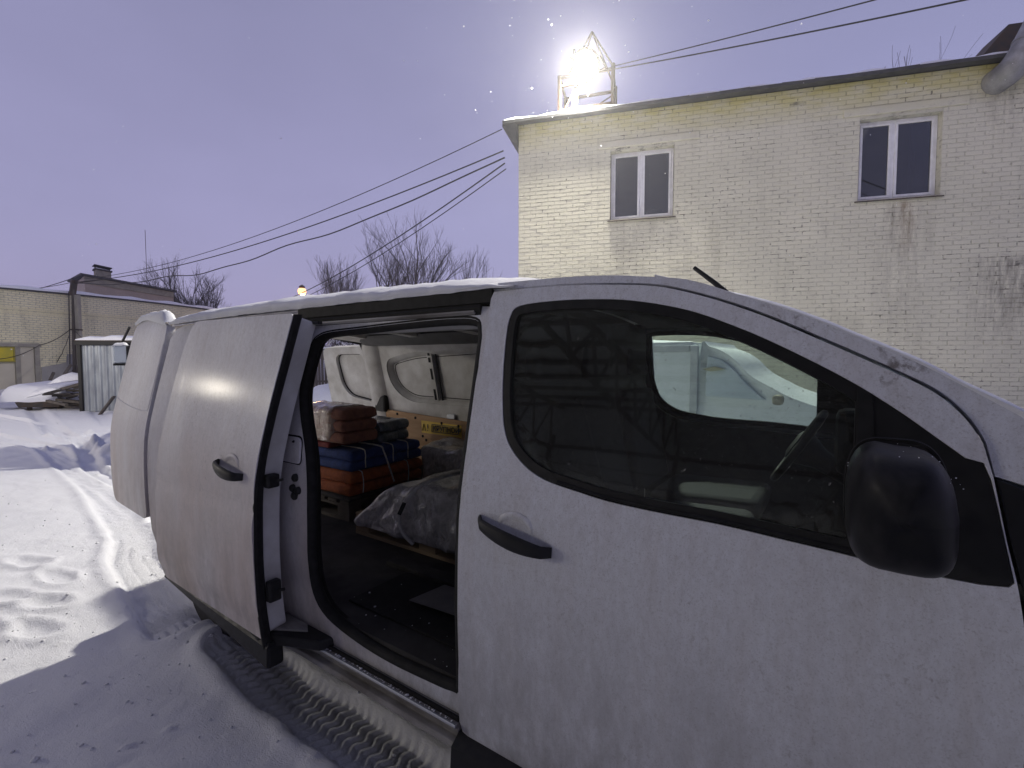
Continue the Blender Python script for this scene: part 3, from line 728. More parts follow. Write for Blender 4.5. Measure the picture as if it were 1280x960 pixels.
# ------------------------------------------------------------------ the long low building on the far side
LO = G(-20.27, 19.0); LU = (G(.257, .966) - G(0, 0)).normalized(); LN = (G(.966, -.257) - G(0, 0)).normalized()
def LW(q, z, off=0): return LO + LU * q + LN * off + Vector((0, 0, z))
def ltop(q): return 4.20 + .30 * math.sin(math.pi * min(max((q + 4) / 22, 0), 1)) + .04
low = thing('low_brick_building', 'long low yellowish brick building with snowy coping and a doorway across the yard', 'building')
door_op = [(.46, 1.22, .0, 2.14)]
QL0, QL = -6.0, 24.0
frame_wall('mortar_bed', low, LO, LU, LN, QL, 4.5, [], M['mortar2'], .3, QL0, 0.0, top=ltop)
brick_wall(low, LO, LU, LN, QL, 4.75, [(-.9, 1.32, 0, 2.28)], M['brick2'], M['mortar2'], .26, .093, .012, (-9, 12, 4.2), 5, top_fn=ltop, u_min=QL0, z_min=.0, relief=.008)
mb = MB()
rows = []
for i in range(31):
    q = QL0 - .05 + (QL + .1) * i / 30; z = ltop(q)
    rows.append([LW(q, z + .003, .10), LW(q, z + .06, .10), LW(q, z + .06, -.36), LW(q, z + .003, -.36), LW(q, z + .003, .10)])
mb.quad_grid(rows); obj('coping', mb, M['roofing'], low)
mb = MB(); rows = []
for i in range(80):
    q = QL0 - .04 + (QL + .08) * i / 79; z = ltop(q) + .062; h_ = .11 + .03 * math.sin(i * .9) + .02 * rng.random()
    rows.append([LW(q, z, .105), LW(q, z + h_ * .7, .10), LW(q, z + h_, .02), LW(q, z + h_ * .9, -.3), LW(q, z, -.35)])
mb.quad_grid(rows); sn = obj('coping_snow', mb, M['snow'], None, 60); tag(sn, 'band of snow lying on top of the long low brick wall', 'snow', kind='stuff')
mb = MB()
for zc in (3.49, 3.63): mb.hexa([LW(QL0, zc, .02), LW(QL0 + QL, zc, .02), LW(QL0 + QL, zc, .0), LW(QL0, zc, .0), LW(QL0, zc + .085, .055), LW(QL0 + QL, zc + .085, .055), LW(QL0 + QL, zc + .085, .0), LW(QL0, zc + .085, .0)])
obj('string_course', mb, M['brick2'], low)
mb = MB(); mb.hexa([LW(-.95, 2.14, .10), LW(1.34, 2.14, .10), LW(1.34, 2.14, 0), LW(-.95, 2.14, 0), LW(-.95, 2.27, .10), LW(1.34, 2.27, .10), LW(1.34, 2.27, 0), LW(-.95, 2.27, 0)])
obj('door_lintel', mb, M['concrete'], low, bevel=.01)
for a, b in ((.47, .64), (1.12, 1.30)):
    mb = MB(); mb.hexa([LW(a, .0, .085), LW(b, .0, .085), LW(b, .0, 0), LW(a, .0, 0), LW(a, 2.138, .085), LW(b, 2.138, .085), LW(b, 2.138, 0), LW(a, 2.138, 0)])
    obj('door_pilaster', mb, M['concrete'], low, bevel=.01)
mb = MB(); mb.hexa([LW(.645, .3, .03), LW(1.115, .3, .03), LW(1.115, .3, 0), LW(.645, .3, 0), LW(.645, 2.13, .03), LW(1.115, 2.13, .03), LW(1.115, 2.13, 0), LW(.645, 2.13, 0)])
dr = obj('door', mb, M['render'], low, bevel=.008)
mb = MB(); mb.hexa([LW(-.9, .3, .03), LW(.465, .3, .03), LW(.465, .3, 0), LW(-.9, .3, 0), LW(-.9, 1.45, .03), LW(.465, 1.45, .03), LW(.465, 1.45, 0), LW(-.9, 1.45, 0)])
obj('door_panel', mb, M['render'], low, bevel=.008)
# yellow sign board
sg = thing('yellow_sign', 'yellow board in a darker frame beside the doorway of the low building', 'sign')
mb = MB(); mb.hexa([LW(-.85, 1.52, .07), LW(.46, 1.52, .07), LW(.46, 1.52, .032), LW(-.85, 1.52, .032), LW(-.85, 2.13, .07), LW(.46, 2.13, .07), LW(.46, 2.13, .032), LW(-.85, 2.13, .032)])
obj('board', mb, M['signyellow'], sg)
mb = MB()
for (a, b, c, d) in ((-.85, .46, 1.52, 1.57), (-.85, .46, 2.09, 2.13), (.41, .46, 1.573, 2.087), (-.85, -.80, 1.573, 2.087)):
    mb.hexa([LW(a, c, .09), LW(b, c, .09), LW(b, c, .0715), LW(a, c, .0715), LW(a, d, .09), LW(b, d, .09), LW(b, d, .0715), LW(a, d, .0715)])
obj('frame', mb, mat('ochre_frame', (.30, .26, .04)), sg)
# grey patch of old render low on the wall
pts = [(1.35, .0), (1.35, 1.30), (2.0, 1.42), (2.28, 1.50), (2.34, 1.86), (2.9, 1.86), (3.4, 1.8), (3.4, .0)]
mb = MB(); k = len(pts)
mb.v = [tuple(LW(p[0], p[1], .026)) for p in pts] + [tuple(LW(p[0], p[1], .0)) for p in pts]
mb.f = [tuple(range(k)), tuple(range(2 * k - 1, k - 1, -1))] + [(i, (i + 1) % k, k + (i + 1) % k, k + i) for i in range(k)]
obj('render_patch', mb, mat('grey_render_patch', (.40, .385, .35), (.34, .33, .30), 3, .9, bmp=.3), low)
# upper storey set back behind the low wall
up = thing('roof_storey', 'pinkish upper storey with a sloping roof rising behind the low brick wall', 'building')
UO = -2.2
AW = (G(-.74, .672) - G(0, 0)).normalized()
def UW(q, z, off=0): return LW(q, z, UO) + AW * (UO - off)
q0, q1 = 4.62, 9.35
mb = MB(); mb.hexa([UW(q0, 3.5, UO), UW(q1, 3.5, UO), UW(q1, 3.5, UO - 5), UW(q0, 3.5, UO - 5), UW(q0, 5.76, UO), UW(q1, 5.61, UO), UW(q1, 5.61, UO - 5), UW(q0, 5.76, UO - 5)])
obj('wall', mb, M['pinkish'], up)
mb = MB(); mb.hexa([UW(q0 - .18, 5.765, UO + .2), UW(q1 + .18, 5.615, UO + .2), UW(q1 + .18, 5.86, UO - 5.2), UW(q0 - .18, 6.0, UO - 5.2), UW(q0 - .18, 5.86, UO + .2), UW(q1 + .18, 5.71, UO + .2), UW(q1 + .18, 5.95, UO - 5.2), UW(q0 - .18, 6.1, UO - 5.2)])
obj('roof', mb, M['roofing'], up)
mb = MB(); mb.hexa([UW(q0 + .02, 5.42, UO + .06), UW(q1 - .02, 5.28, UO + .06), UW(q1 - .02, 5.28, UO), UW(q0 + .02, 5.42, UO), UW(q0 + .02, 5.75, UO + .06), UW(q1 - .02, 5.60, UO + .06), UW(q1 - .02, 5.60, UO), UW(q0 + .02, 5.75, UO)])
obj('frieze', mb, M['concrete'], up)
mb = MB(); mb.hexa([UW(q1 + .02, 4.6, UO + .05), UW(q1 + .9, 4.62, UO + .05), UW(q1 + .9, 4.62, UO - 1), UW(q1 + .02, 4.6, UO - 1), UW(q1 + .02, 5.45, UO + .05), UW(q1 + .55, 4.9, UO + .05), UW(q1 + .55, 4.9, UO - 1), UW(q1 + .02, 5.45, UO - 1)])
obj('roof_valley', mb, M['roofing'], up)
ch = thing('chimney', 'squat brick chimney with a snow cap on the roof of the pinkish upper storey', 'chimney')
c0, c1 = 5.25, 6.0
mb = MB(); mb.hexa([UW(c0, 5.7, UO - .6), UW(c1, 5.7, UO - .6), UW(c1, 5.7, UO - 1.3), UW(c0, 5.7, UO - 1.3), UW(c0, 6.27, UO - .6), UW(c1, 6.25, UO - .6), UW(c1, 6.25, UO - 1.3), UW(c0, 6.27, UO - 1.3)])
obj('shaft', mb, M['concrete'], ch, bevel=.01)
mb = MB(); mb.hexa([UW(c0 - .06, 6.275, UO - .54), UW(c1 + .06, 6.255, UO - .54), UW(c1 + .06, 6.255, UO - 1.36), UW(c0 - .06, 6.275, UO - 1.36), UW(c0 - .06, 6.35, UO - .54), UW(c1 + .06, 6.33, UO - .54), UW(c1 + .06, 6.33, UO - 1.36), UW(c0 - .06, 6.35, UO - 1.36)])
obj('cap', mb, M['roofing'], ch, bevel=.01)
mb = MB()
for q in (c0 + .02, c1 - .02): mb.bar(UW(q, 6.33, UO - .95), UW(q, 6.52, UO - .95), .04)
obj('bracket', mb, M['dark_steel'], ch)
mb = MB(); mb.hexa([UW(c0 - .06, 6.50, UO - .54), UW(c1 + .06, 6.46, UO - .54), UW(c1 + .06, 6.46, UO - 1.36), UW(c0 - .06, 6.5, UO - 1.36), UW(c0 - .06, 6.53, UO - .54), UW(c1 + .06, 6.49, UO - .54), UW(c1 + .06, 6.49, UO - 1.36), UW(c0 - .06, 6.53, UO - 1.36)])
obj('cowl', mb, M['roofing'], ch)
an = obj('antenna_mast', MB().tube([G(-22.6, 30, 4.3), G(-22.6, 30, 9.6)], .014, 6), M['dark_steel']); tag(an, 'thin bare aerial rod rising behind the roof storey', 'aerial')

# ------------------------------------------------------------------ utility pole by the low wall, its wires
pole = thing('utility_pole', 'dark wooden pole lashed to a pale concrete stub in front of the low brick wall', 'pole')
PX = Vector(LW(2.42, 0, .35))
RX = (G(1, 0) - G(0, 0)).normalized(); DX = (G(0, -1) - G(0, 0)).normalized()
def PP(dx, z, dy=0): return PX + RX * dx + DX * dy + Vector((0, 0, z))
mb = MB(); mb.tube([PP(-.05, .1), PP(.0, 2.4), PP(.07, 5.05)], [.085, .08, .07], 10); obj('timber_post', mb, M['wood'], pole, 50)
mb = MB(); mb.obox(PP(.13, .1, -.08), RX * .17, DX * .16, Vector((0, 0, 4.35))); obj('concrete_stub', mb, M['concrete'], pole, bevel=.015)
for z in (1.1, 2.9): 
    mb = MB(); mb.tube([PP(.11, z), PP(.11, z + .06)], .215, 14); obj('binding', mb, M['dark_steel'], pole, 50)
mb = MB(); mb.bar(PP(.0, 4.45), PP(.12, 5.10), .22, .16); obj('pole_head', mb, M['dark_steel'], pole, bevel=.01)
mb = MB(); mb.bar(PP(.1, 4.95, .0), PP(.55, 5.25, -.8), .05); obj('bracket_arm', mb, M['dark_steel'], pole)
mb = MB(); mb.tube([PP(.35, .1, .25), PP(.1, 1.4, .05)], .05, 8); obj('brace', mb, M['wood'], pole, 50)
def cable(name, a, b, sag, label, r=.013, n=28, wob=0, seed=1):
    a, b = Vector(a), Vector(b); rr = random.Random(seed); pts = []
    ph = [rr.uniform(0, 6) for _ in range(3)]
    for i in range(n + 1):
        t = i / n; p = a.lerp(b, t); p.z -= 4 * sag * t * (1 - t)
        if wob: p.z += wob * math.sin(math.pi * t) * (math.sin(t * 19 + ph[0]) + .6 * math.sin(t * 41 + ph[1]))
        pts.append(p)
    o = obj(name, MB().tube(pts, r, 5), M['cable'], None, 60); return tag(o, label, 'cable')
corner = lambda z, off=.0: RW(-.33, z, off)
cable('cable', corner(6.42, .1), PP(.1, 5.12), .62, 'topmost thin cable from the brick building corner to the utility pole', .010)
cable('cable', corner(6.02), PP(.1, 5.02), .55, 'straight middle cable from the brick building corner to the utility pole', .015)
cable('cable', corner(5.92, -.1), PP(.12, 4.98), .86, 'wavy slack cable below the straight one to the utility pole', .017, 60, .055, 4)
cable('cable', corner(5.80, -.1), G(-21.5, 36.0, 5.2), 1.0, 'steep thin cable from the brick building corner towards the street lamp', .016)
cable('cable', corner(5.72, -.2), G(-21.8, 36.0, 5.0), 1.15, 'twin of the steep cable, hanging just under it', .012)
cable('cable', PP(.0, 5.0), G(-26, 22.5, 5.0), .25, 'thin cable from the utility pole going off beyond the low roof', .012)
cable('cable', PP(.1, 5.2), G(-23, 21.3, 4.3), .1, 'short drooping cable from the pole head over the low roof', .016)
cable('cable', RW(1.95, 7.42, -.02), G(9.5, 1.4, 4.95), .10, 'upper of two cables rising from the floodlight frame', .010)
cable('cable', RW(1.95, 7.36, -.02), G(10.15, 2.0, 4.9), .12, 'lower of two cables rising from the floodlight frame', .012)
cable('cable', PP(-.06, 2.95, .1), LW(1.25, 2.22, .1), .12, 'loose cable from the pole down to the doorway lintel', .015)
cable('cable', LW(1.25, 2.2, .1), LW(-.9, 1.75, .12), .30, 'loose cable drooping across the yellow sign', .013)
cable('cable', PP(.1, 2.95, .1), G(-13.4, 15.5, 2.15), .15, 'slack cable from the pole to the tin shed roof', .013)
cable('cable', PP(-.1, 4.6, .05), PP(-.14, 1.2, .12), .0, 'cable running down the side of the utility pole', .02, 20, .03, 8)
cable('cable', PP(-.12, 2.7, .1), LW(1.9, 1.5, .05), .1, 'bent cable leaving the pole towards the grey patch', .013, 14, .03, 2)

# ------------------------------------------------------------------ tin shed, bin, timbers
shed = thing('tin_shed', 'small corrugated galvanised tin shed with a dark frame and a snowy roof', 'shed')
SO = G(-13.55, 15.0); SU = (G(1, .10) - G(0, 0)).normalized(); SN = (G(.10, -1) - G(0, 0)).normalized()
def SW(u, z, off=0): return SO + SU * u + SN * off + Vector((0, 0, z))
SWID, SH = 2.6, 2.14
mb = MB(); rows = []; n = 130
pr = []
for i in range(n + 1):
    u = .11 + (SWID - .13) * i / n; ph = (u / .19) % 1
    pr.append((u, .028 * (1 if .12 < ph < .42 else 0 if ph > .54 or ph < .0 else (ph / .12 if ph <= .12 else (0.54 - ph) / .12))))
rows = [[SW(u, z, o - .02) for u, o in pr] for z in (-.02, .7, 1.4, SH - .09)]
mb.quad_grid(rows); rows = [[SW(u, z, o - .026) for u, o in pr] for z in (-.02, SH - .09)]; mb.quad_grid(rows)
obj('corrugated_sheet', mb, mat('weathered_tin', (.33, .36, .39), (.22, .24, .27), 4, .5, .65, .05, metal=.35, stretch=(1, 1, .3)), shed, 20)
mb = MB(); mb.obox(SW(0, -.1, .03), SU * .10, -SN * .10, Vector((0, 0, SH + .02))); obj('corner_post', mb, M['black'], shed, bevel=.008)
mb = MB(); mb.obox(SW(-.06, SH - .075, .06), SU * (SWID + .1), -SN * .10, Vector((0, 0, .115))); obj('eaves_beam', mb, M['black'], shed, bevel=.008)
mb = MB(); mb.obox(SW(-.05, SH + .045, .05), SU * (SWID + .1), -SN * 2.0, Vector((0, 0, .03))); obj('roof_sheet', mb, M['dark_steel'], shed)
mb = MB(); mb.obox(SW(.02, -.1, -.10), SU * .03, -SN * 1.9, Vector((0, 0, SH + .08))); obj('side_sheet', mb, M['steel'], shed)
mb = MB(); mb.obox(SW(SWID - .02, -.1, -.10), SU * .03, -SN * 1.9, Vector((0, 0, SH + .08))); obj('side_sheet', mb, M['steel'], shed)
mb = MB(); rows = []
for i in range(26):
    u = -.04 + (SWID + .06) * i / 25; h_ = .12 + .04 * math.sin(i * .8) + .03 * rng.random()
    if i < 4: h_ *= .35 + i * .15
    rows.append([SW(u, SH + .078, .03), SW(u, SH + .078 + h_ * .7, .0), SW(u, SH + .078 + h_, -.15), SW(u, SH + .08 + h_ * 1.1, -1.2), SW(u, SH + .08, -1.9)])
mb.quad_grid(rows); sn = obj('shed_snow', mb, M['snow'], None, 60); tag(sn, 'snow lying on the roof of the tin shed', 'snow', kind='stuff')

bin_ = thing('snow_covered_platform', 'low black platform buried under a smooth block of snow in front of the doorway', 'platform')
def TB(u, v, z): return G(-16.35 + u, 15.45 + v + u * .12, z)
mb = MB(); mb.hexa([TB(.35, 0, .06), TB(1.55, 0, .06), TB(1.55, 1.5, .06), TB(.35, 1.5, .06), TB(.30, -.06, .24), TB(1.62, -.06, .24), TB(1.62, 1.5, .24), TB(.3, 1.5, .24)])
obj('deck', mb, M['dark_steel'], bin_, bevel=.015)
for u in (.5, 1.4):
    mb = MB(); mb.bar(TB(u, .2, -.05), TB(u, .2, .06), .12); obj('leg', mb, M['dark_steel'], bin_)
rows = []
for i in range(30):
    u = -.25 + 1.92 * i / 29; e = min(1, max(0, (u + .25) / .22), 1) ** .5 * min(1, max(0, (1.67 - u) / .10)) ** .5
    rows.append([TB(u, v, .242 + e * hh + .012 * math.sin(u * 7 + v * 5)) for v, hh in ((-.055, 0), (-.05, .10), (-.02, .28), (.04, .42), (.15, .50), (.4, .55), (.9, .60), (1.45, .62), (1.5, .0))])
sn = obj('platform_snow', MB().quad_grid(rows), M['snow'], None, 60); tag(sn, 'smooth block of snow lying on the low black platform', 'snow', kind='stuff')

tr_ = random.Random(12)
pile = thing('timber_pile', 'untidy pile of weathered boards and beams between the utility pole and the tin shed', 'timber pile')
for i in range(14):
    r0 = -14.75 + tr_.uniform(0, .9); d0 = 15.35 + tr_.uniform(-.2, .7); L = tr_.uniform(.7, 1.3); a = tr_.uniform(-.5, .5)
    z = .10 + .045 * i + tr_.uniform(-.02, .02)
    A = G(r0 - .35, d0, z); B = A + (G(math.cos(a), math.sin(a)) - G(0, 0)) * L * .9 + Vector((0, 0, tr_.uniform(-.12, .2)))
    mb = MB(); mb.bar(A, B, tr_.uniform(.09, .18), tr_.uniform(.03, .08)); obj('board', mb, M['wood'], pile, bevel=.004)
mb = MB(); mb.bar(G(-14.9, 15.3, .52), G(-13.75, 15.5, .88), .16, .09); obj('beam', mb, M['wood'], pile, bevel=.006)
def snow_cap(name, pts, h, label, n=10):
    """a soft cap of snow over a quadrilateral of four corner points"""
    a, b, c, d = map(Vector, pts); rows = []
    for i in range(n + 1):
        u = i / n; row = []
        for j in range(n + 1):
            v = j / n; p = a.lerp(b, u).lerp(d.lerp(c, u), v)
            e = min(1, 4 * min(u, 1 - u) + .0) ** .5 * min(1, 4 * min(v, 1 - v)) ** .5
            row.append(p + Vector((0, 0, e * h * (1 + .35 * noise.noise(p * 6)))))
        rows.append(row)
    o = obj(name, MB().quad_grid(rows), M['snow'], None, 70); return tag(o, label, 'snow', kind='stuff')
snow_cap('timber_snow', [G(-14.75, 15.2, .84), G(-13.72, 15.3, .98), G(-13.7, 16.0, 1.0), G(-14.6, 16.0, .9)], .24, 'block of snow on top of the timber pile')
snow_cap('beam_snow', [G(-15.3, 15.0, .40), G(-14.4, 15.1, .66), G(-14.4, 15.3, .68), G(-15.3, 15.25, .42)], .12, 'tongue of snow on the beam of the timber pile')
for i, (a, b, lab) in enumerate([((-17.6, 18.3, .3), (-17.35, 18.9, 1.42), 'taller of two dark poles leaning on the low wall'), ((-18.0, 18.4, .3), (-17.95, 18.8, 1.12), 'shorter of two dark poles leaning on the low wall')]):
    o = obj('leaning_pole', MB().tube([G(*a), G(*b)], .055, 7), M['wood'], None, 50); tag(o, lab, 'pole')
o = obj('leaning_board', MB().bar(G(-12.42, 14.4, -.05), G(-12.05, 14.5, .50), .16, .04), M['wood'], None); tag(o, 'dark board propped on the snow in front of the tin shed', 'board')

# ------------------------------------------------------------------ bare trees
def tree(name, base, height, spread, seed, label, levels=5, trunk_r=.16, fork=.3, group='bare trees along the skyline', up_=.35):
    rr = random.Random(seed); root = thing(name, label, 'tree', group); root.location = base
    T, C = MB(), MB()
    def branch(p, d, L, r, lev):
        n = 4 if lev < 2 else 3; pts = [p]; dd = d.copy()
        for i in range(n):
            dd = (dd + Vector((rr.gauss(0, .10), rr.gauss(0, .10), rr.gauss(.02, .07)))).normalized()
            pts.append(pts[-1] + dd * L / n)
        r1 = r * (.55 if lev < levels else .4)
        rad = [max(.0055, r + (r1 - r) * i / n) for i in range(n + 1)]
        (T if lev == 0 else C).tube(pts, rad, 7 if lev == 0 else 5 if lev < 2 else 3, cap=False)
        if lev >= levels: return
        kids = (rr.randint(3, 4) if lev < 2 else rr.randint(2, 3)) if lev else rr.randint(5, 7)
        for k in range(kids):
            t = rr.uniform(fork if lev == 0 else .25, 1.0); i = min(n - 1, int(t * n)); q = pts[i].lerp(pts[i + 1], t * n - i)
            a = rr.uniform(0, 2 * math.pi); side = Vector((math.cos(a), math.sin(a), 0))
            nd = (dd * (1.0 - .15 * lev / levels) + side * spread * rr.uniform(.6, 1.2) + Vector((0, 0, up_))).normalized()
            branch(q, nd, L * rr.uniform(.52, .75), rad[i] * rr.uniform(.5, .68), lev + 1)
        branch(pts[-1], dd, L * .6, r1, lev + 1)
    branch(Vector((0, 0, -.1)), Vector((0, 0, 1)), height * .42, trunk_r, 0)
    top = max(v[2] for v in C.v); s = height / top
    for B in (T, C): B.v = [(v[0] * s, v[1] * s, v[2] * s) for v in B.v]
    obj('trunk', T, M['bark'], root, 60, recalc=False); obj('crown', C, M['bark'], root, 60, recalc=False)
    return root
tree('bare_tree', G(-9.0, 38), 13.3, .66, 3, 'tallest bare spreading tree standing above the van roof', 5, .24, .45, up_=.30)
tree('bare_tree', G(-11.2, 39), 11.9, .6, 8, 'bare tree with upright limbs just beside the tallest spreading one', 5, .18, .4, up_=.2)
tree('bare_tree', G(-13.4, 38), 10.0, .42, 15, 'low bare tree behind the orange street lamp', 5, .12)
tree('bare_tree', G(-15.0, 41), 10.4, .38, 21, 'slim bare tree rising over the orange street lamp', 4, .12)
tree('bare_tree', G(-4.95, 42), 11.8, .26, 31, 'thin lone sapling between the tallest tree and the brick building', 4, .09)
tree('bare_tree', G(-6.9, 40), 8.4, .6, 44, 'low scrubby tree at the foot of the tallest one', 5, .10)
tree('bare_tree', G(-28.2, 40), 10.6, .60, 52, 'bare tree behind the pinkish roof storey, next to the aerial', 5, .2)
tree('bare_tree', G(-25.0, 40), 8.9, .75, 61, 'broad bare tree beyond the end of the pinkish roof storey', 5, .2)
tree('bare_tree', G(-27.0, 43), 9.2, .6, 66, 'bare tree between the aerial tree and the broad one', 5, .16)
tree('bare_tree', G(17.2, 22), 15.6, .35, 83, 'bare treetop showing over the roof of the brick building', 4, .12)
tree('bare_tree', G(16.2, 22), 14.9, .30, 88, 'thin twigs showing over the brick building roof beside the bigger treetop', 4, .10)

# ------------------------------------------------------------------ street lamp far off
sp = thing('street_lamp', 'distant street lamp glowing orange just above the van roof', 'street lamp')
SLP = G(-13.75, 32, 0)
mb = MB(); mb.tube([SLP, SLP + Vector((0, 0, 6.0)), SLP + Vector((.1, -.1, 6.42)), SLP + Vector((.35, -.35, 6.47))], [.07, .05, .04, .04], 10); obj('pole', mb, M['dark_steel'], sp, 50)
mb = MB(); mb.lathe(SLP + Vector((.38, -.38, 6.26)), (0, 0, 1), [(.15, .0), (.20, .08), (.14, .16), (.05, .2)], 18); obj('lamp_head', mb, M['dark_steel'], sp, 50)
mb = MB(); mb.lathe(SLP + Vector((.38, -.38, 5.82)), (0, 0, 1), [(.08, .0), (.21, .07), (.27, .22), (.24, .38), (.16, .435)], 18); obj('lens', mb, M['lens_orange'], sp, 50)
ld2 = bpy.data.lights.new('street_lamp_light', 'POINT'); ld2.energy = 140; ld2.color = (1, .6, .25); ld2.shadow_soft_size = .15
lo2 = bpy.data.objects.new('street_lamp_light', ld2); col.objects.link(lo2); lo2.location = SLP + Vector((.38, -.38, 5.7)); lo2.parent = sp

# ------------------------------------------------------------------ plank fence at the back of the yard
fence = thing('plank_fence', 'dark weathered plank fence seen through the open back of the van', 'fence')
fr_ = random.Random(5); FA, FB = G(-13.0, 24.0), G(3.0, 27.5); FD = (FB - FA).normalized(); FL = (FB - FA).length
pm = []
for v in range(3):
    mb = MB(); hgt = 2.15 + .05 * v; mb.hexa([(0, 0, 0), (.135, 0, 0), (.135, .025, 0), (0, .025, 0), (0.004 * v, 0, hgt), (.135, 0, hgt - .02 * v), (.135, .025, hgt), (0, .025, hgt)])
    me = bpy.data.meshes.new('plank'); me.from_pydata(mb.v, [], mb.f); me.materials.append(M['wood']); pm.append(me)
for i in range(int(FL / .148)):
    o = bpy.data.objects.new('plank', fr_.choice(pm)); col.objects.link(o); o.parent = fence
    o.location = FA + FD * i * .148 + Vector((0, 0, .0)); o.rotation_euler = (fr_.uniform(-.01, .01), fr_.uniform(-.012, .012), math.atan2(FD.y, FD.x))
mb = MB(); off = Vector((-FD.y, FD.x, 0)) * .06
for z in (.5, 1.7): mb.bar(FA + off + Vector((0, 0, z)), FB + off + Vector((0, 0, z)), .06, .09)
obj('rail', mb, M['wood'], fence)
snow_cap('fence_snow', [FA + Vector((0, 0, 2.18)) - off * 2, FB + Vector((0, 0, 2.18)) - off * 2, FB + Vector((0, 0, 2.18)) + off, FA + Vector((0, 0, 2.18)) + off], .10, 'ridge of snow along the top of the plank fence', 40)
scrub = thing('snowy_bush', 'dark twiggy bush dusted with snow behind the plank fence', 'bush')
sr = random.Random(9); mb = MB(); ms = MB()
for i in range(260):
    b = G(-9.4 + sr.gauss(0, 1.1), 26.6 + sr.gauss(0, .5), 1.4 + sr.uniform(0, 1.2)); d = Vector((sr.gauss(0, .6), sr.gauss(0, .6), sr.uniform(.2, 1))).normalized() * sr.uniform(.5, 1.2)
    mb.tube([b, b + d * .5 + Vector((0, 0, .1)), b + d], [.02, .014, .006], 3, cap=False)
    if i % 2: ms.tube([b + d * .3 + Vector((0, 0, .05)), b + d * .9 + Vector((0, 0, .03))], .03, 4)
obj('twigs', mb, M['bark'], scrub, recalc=False); sl_ = obj('snow_load', ms, M['snow'], scrub); sl_['kind'] = 'stuff'

# ------------------------------------------------------------------ light truck parked beyond the rear door
truck = thing('parked_truck', 'blue light truck behind the open rear door, snowy mirror and raised wiper showing', 'truck')
def TK(u, v, z): return G(-5.90 + (u * 1.27 if u > 0 else u) - .5 * v, 7.55 + v + u * .22, z)
def tbox(name, u0, u1, v0, v1, z0, z1, m, bevel=.03, par=truck, taper=0):
    mb = MB(); mb.hexa([TK(u0, v0, z0), TK(u1, v0, z0), TK(u1, v1, z0), TK(u0, v1, z0), TK(u0 + taper, v0 + taper * 2, z1), TK(u1 - taper, v0 + taper * 2, z1), TK(u1 - taper, v1, z1), TK(u0 + taper, v1, z1)])
    return obj(name, mb, M[m], par, bevel=bevel)
tbox('cab', 0.0, 2.0, 0, 1.5, .45, 1.20, 'blue', .05)
tbox('cab_top', 0.0, 2.0, .02, 1.5, 1.203, 1.86, 'blue', .05, taper=.07)
wsn = tbox('windscreen', .14, 1.86, -.012, .03, 1.26, 1.75, 'pane', .02); wsn.rotation_euler = (0, 0, 0)
tbox('bumper', -.02, 2.02, -.12, .1, .38, .62, 'black', .04)
for a in (.12, 1.60): tbox('headlight', a, a + .28, -.02, .05, .72, .92, 'lens_off', .02)
tbox('grille', .55, 1.45, -.015, .03, .72, .92, 'black', .01)
tbox('load_body', -.02, 2.02, 1.6, 4.0, .75, 1.10, 'blue', .02)
for a in (.0, 1.78):
    for v in (.55, 3.7):
        mb = MB(); mb.lathe(TK(a, v, .34), TK(1, 0, 0) - TK(0, 0, 0), [(.2, .0), (.33, .02), (.34, .1), (.33, .2), (.2, .22)], 24); w_ = obj('wheel', mb, M['tyre'], truck, 40)
        mb = MB(); mb.lathe(TK(a, v, .34), TK(1, 0, 0) - TK(0, 0, 0), [(.04, -.01), (.19, .004), (.19, .03)], 20); obj('hub', mb, M['steel'], w_, 40)
mb = MB(); mb.tube([TK(.02, .12, 1.80), TK(-.14, .02, 1.86), TK(-.20, .0, 1.72)], .02, 6); obj('mirror_arm', mb, M['black'], truck, 50)
mir = MB(); mir.hexa([TK(-.30, -.06, 1.54), TK(-.10, -.06, 1.54), TK(-.10, .06, 1.54), TK(-.30, .06, 1.54), TK(-.30, -.06, 1.82), TK(-.10, -.06, 1.84), TK(-.10, .06, 1.84), TK(-.30, .06, 1.82)])
mo = obj('mirror', mir, M['frost'], truck, bevel=.035, seg=3)
mb = MB(); mb.obox(TK(-.295, -.064, 1.515), SU * .19, -SN * .11, Vector((0, 0, .03))); obj('mirror_edge', mb, M['black'], mo)
mb = MB(); mb.obox(TK(-.12, -.066, 1.56), SU * .10, -SN * .05, Vector((0, 0, .26))); obj('mirror_shell', mb, M['black'], mo, bevel=.01)
mb = MB(); mb.bar(TK(-.15, -.10, 1.885), TK(-.02, -.22, 2.10), .028, .02); obj('wiper', mb, M['black'], truck)
tbox('cab_corner_trim', .03, .26, .02, .25, 1.862, 1.985, 'black', .01)
snow_cap('truck_snow', [TK(.0, .12, 1.86), TK(2.0, .12, 1.86), TK(2.0, 1.5, 1.86), TK(.0, 1.5, 1.86)], .14, 'snow lying on the cab roof of the blue truck')
snow_cap('truck_bed_snow', [TK(-.02, 1.6, 1.102), TK(2.02, 1.6, 1.102), TK(2.02, 4.0, 1.102), TK(-.02, 4.0, 1.102)], .12, 'snow lying on the load body of the blue truck')
snow_cap('mirror_snow', [TK(-.30, -.06, 1.82), TK(-.10, -.06, 1.83), TK(-.10, .06, 1.83), TK(-.30, .06, 1.82)], .05, 'cap of snow on the truck mirror')

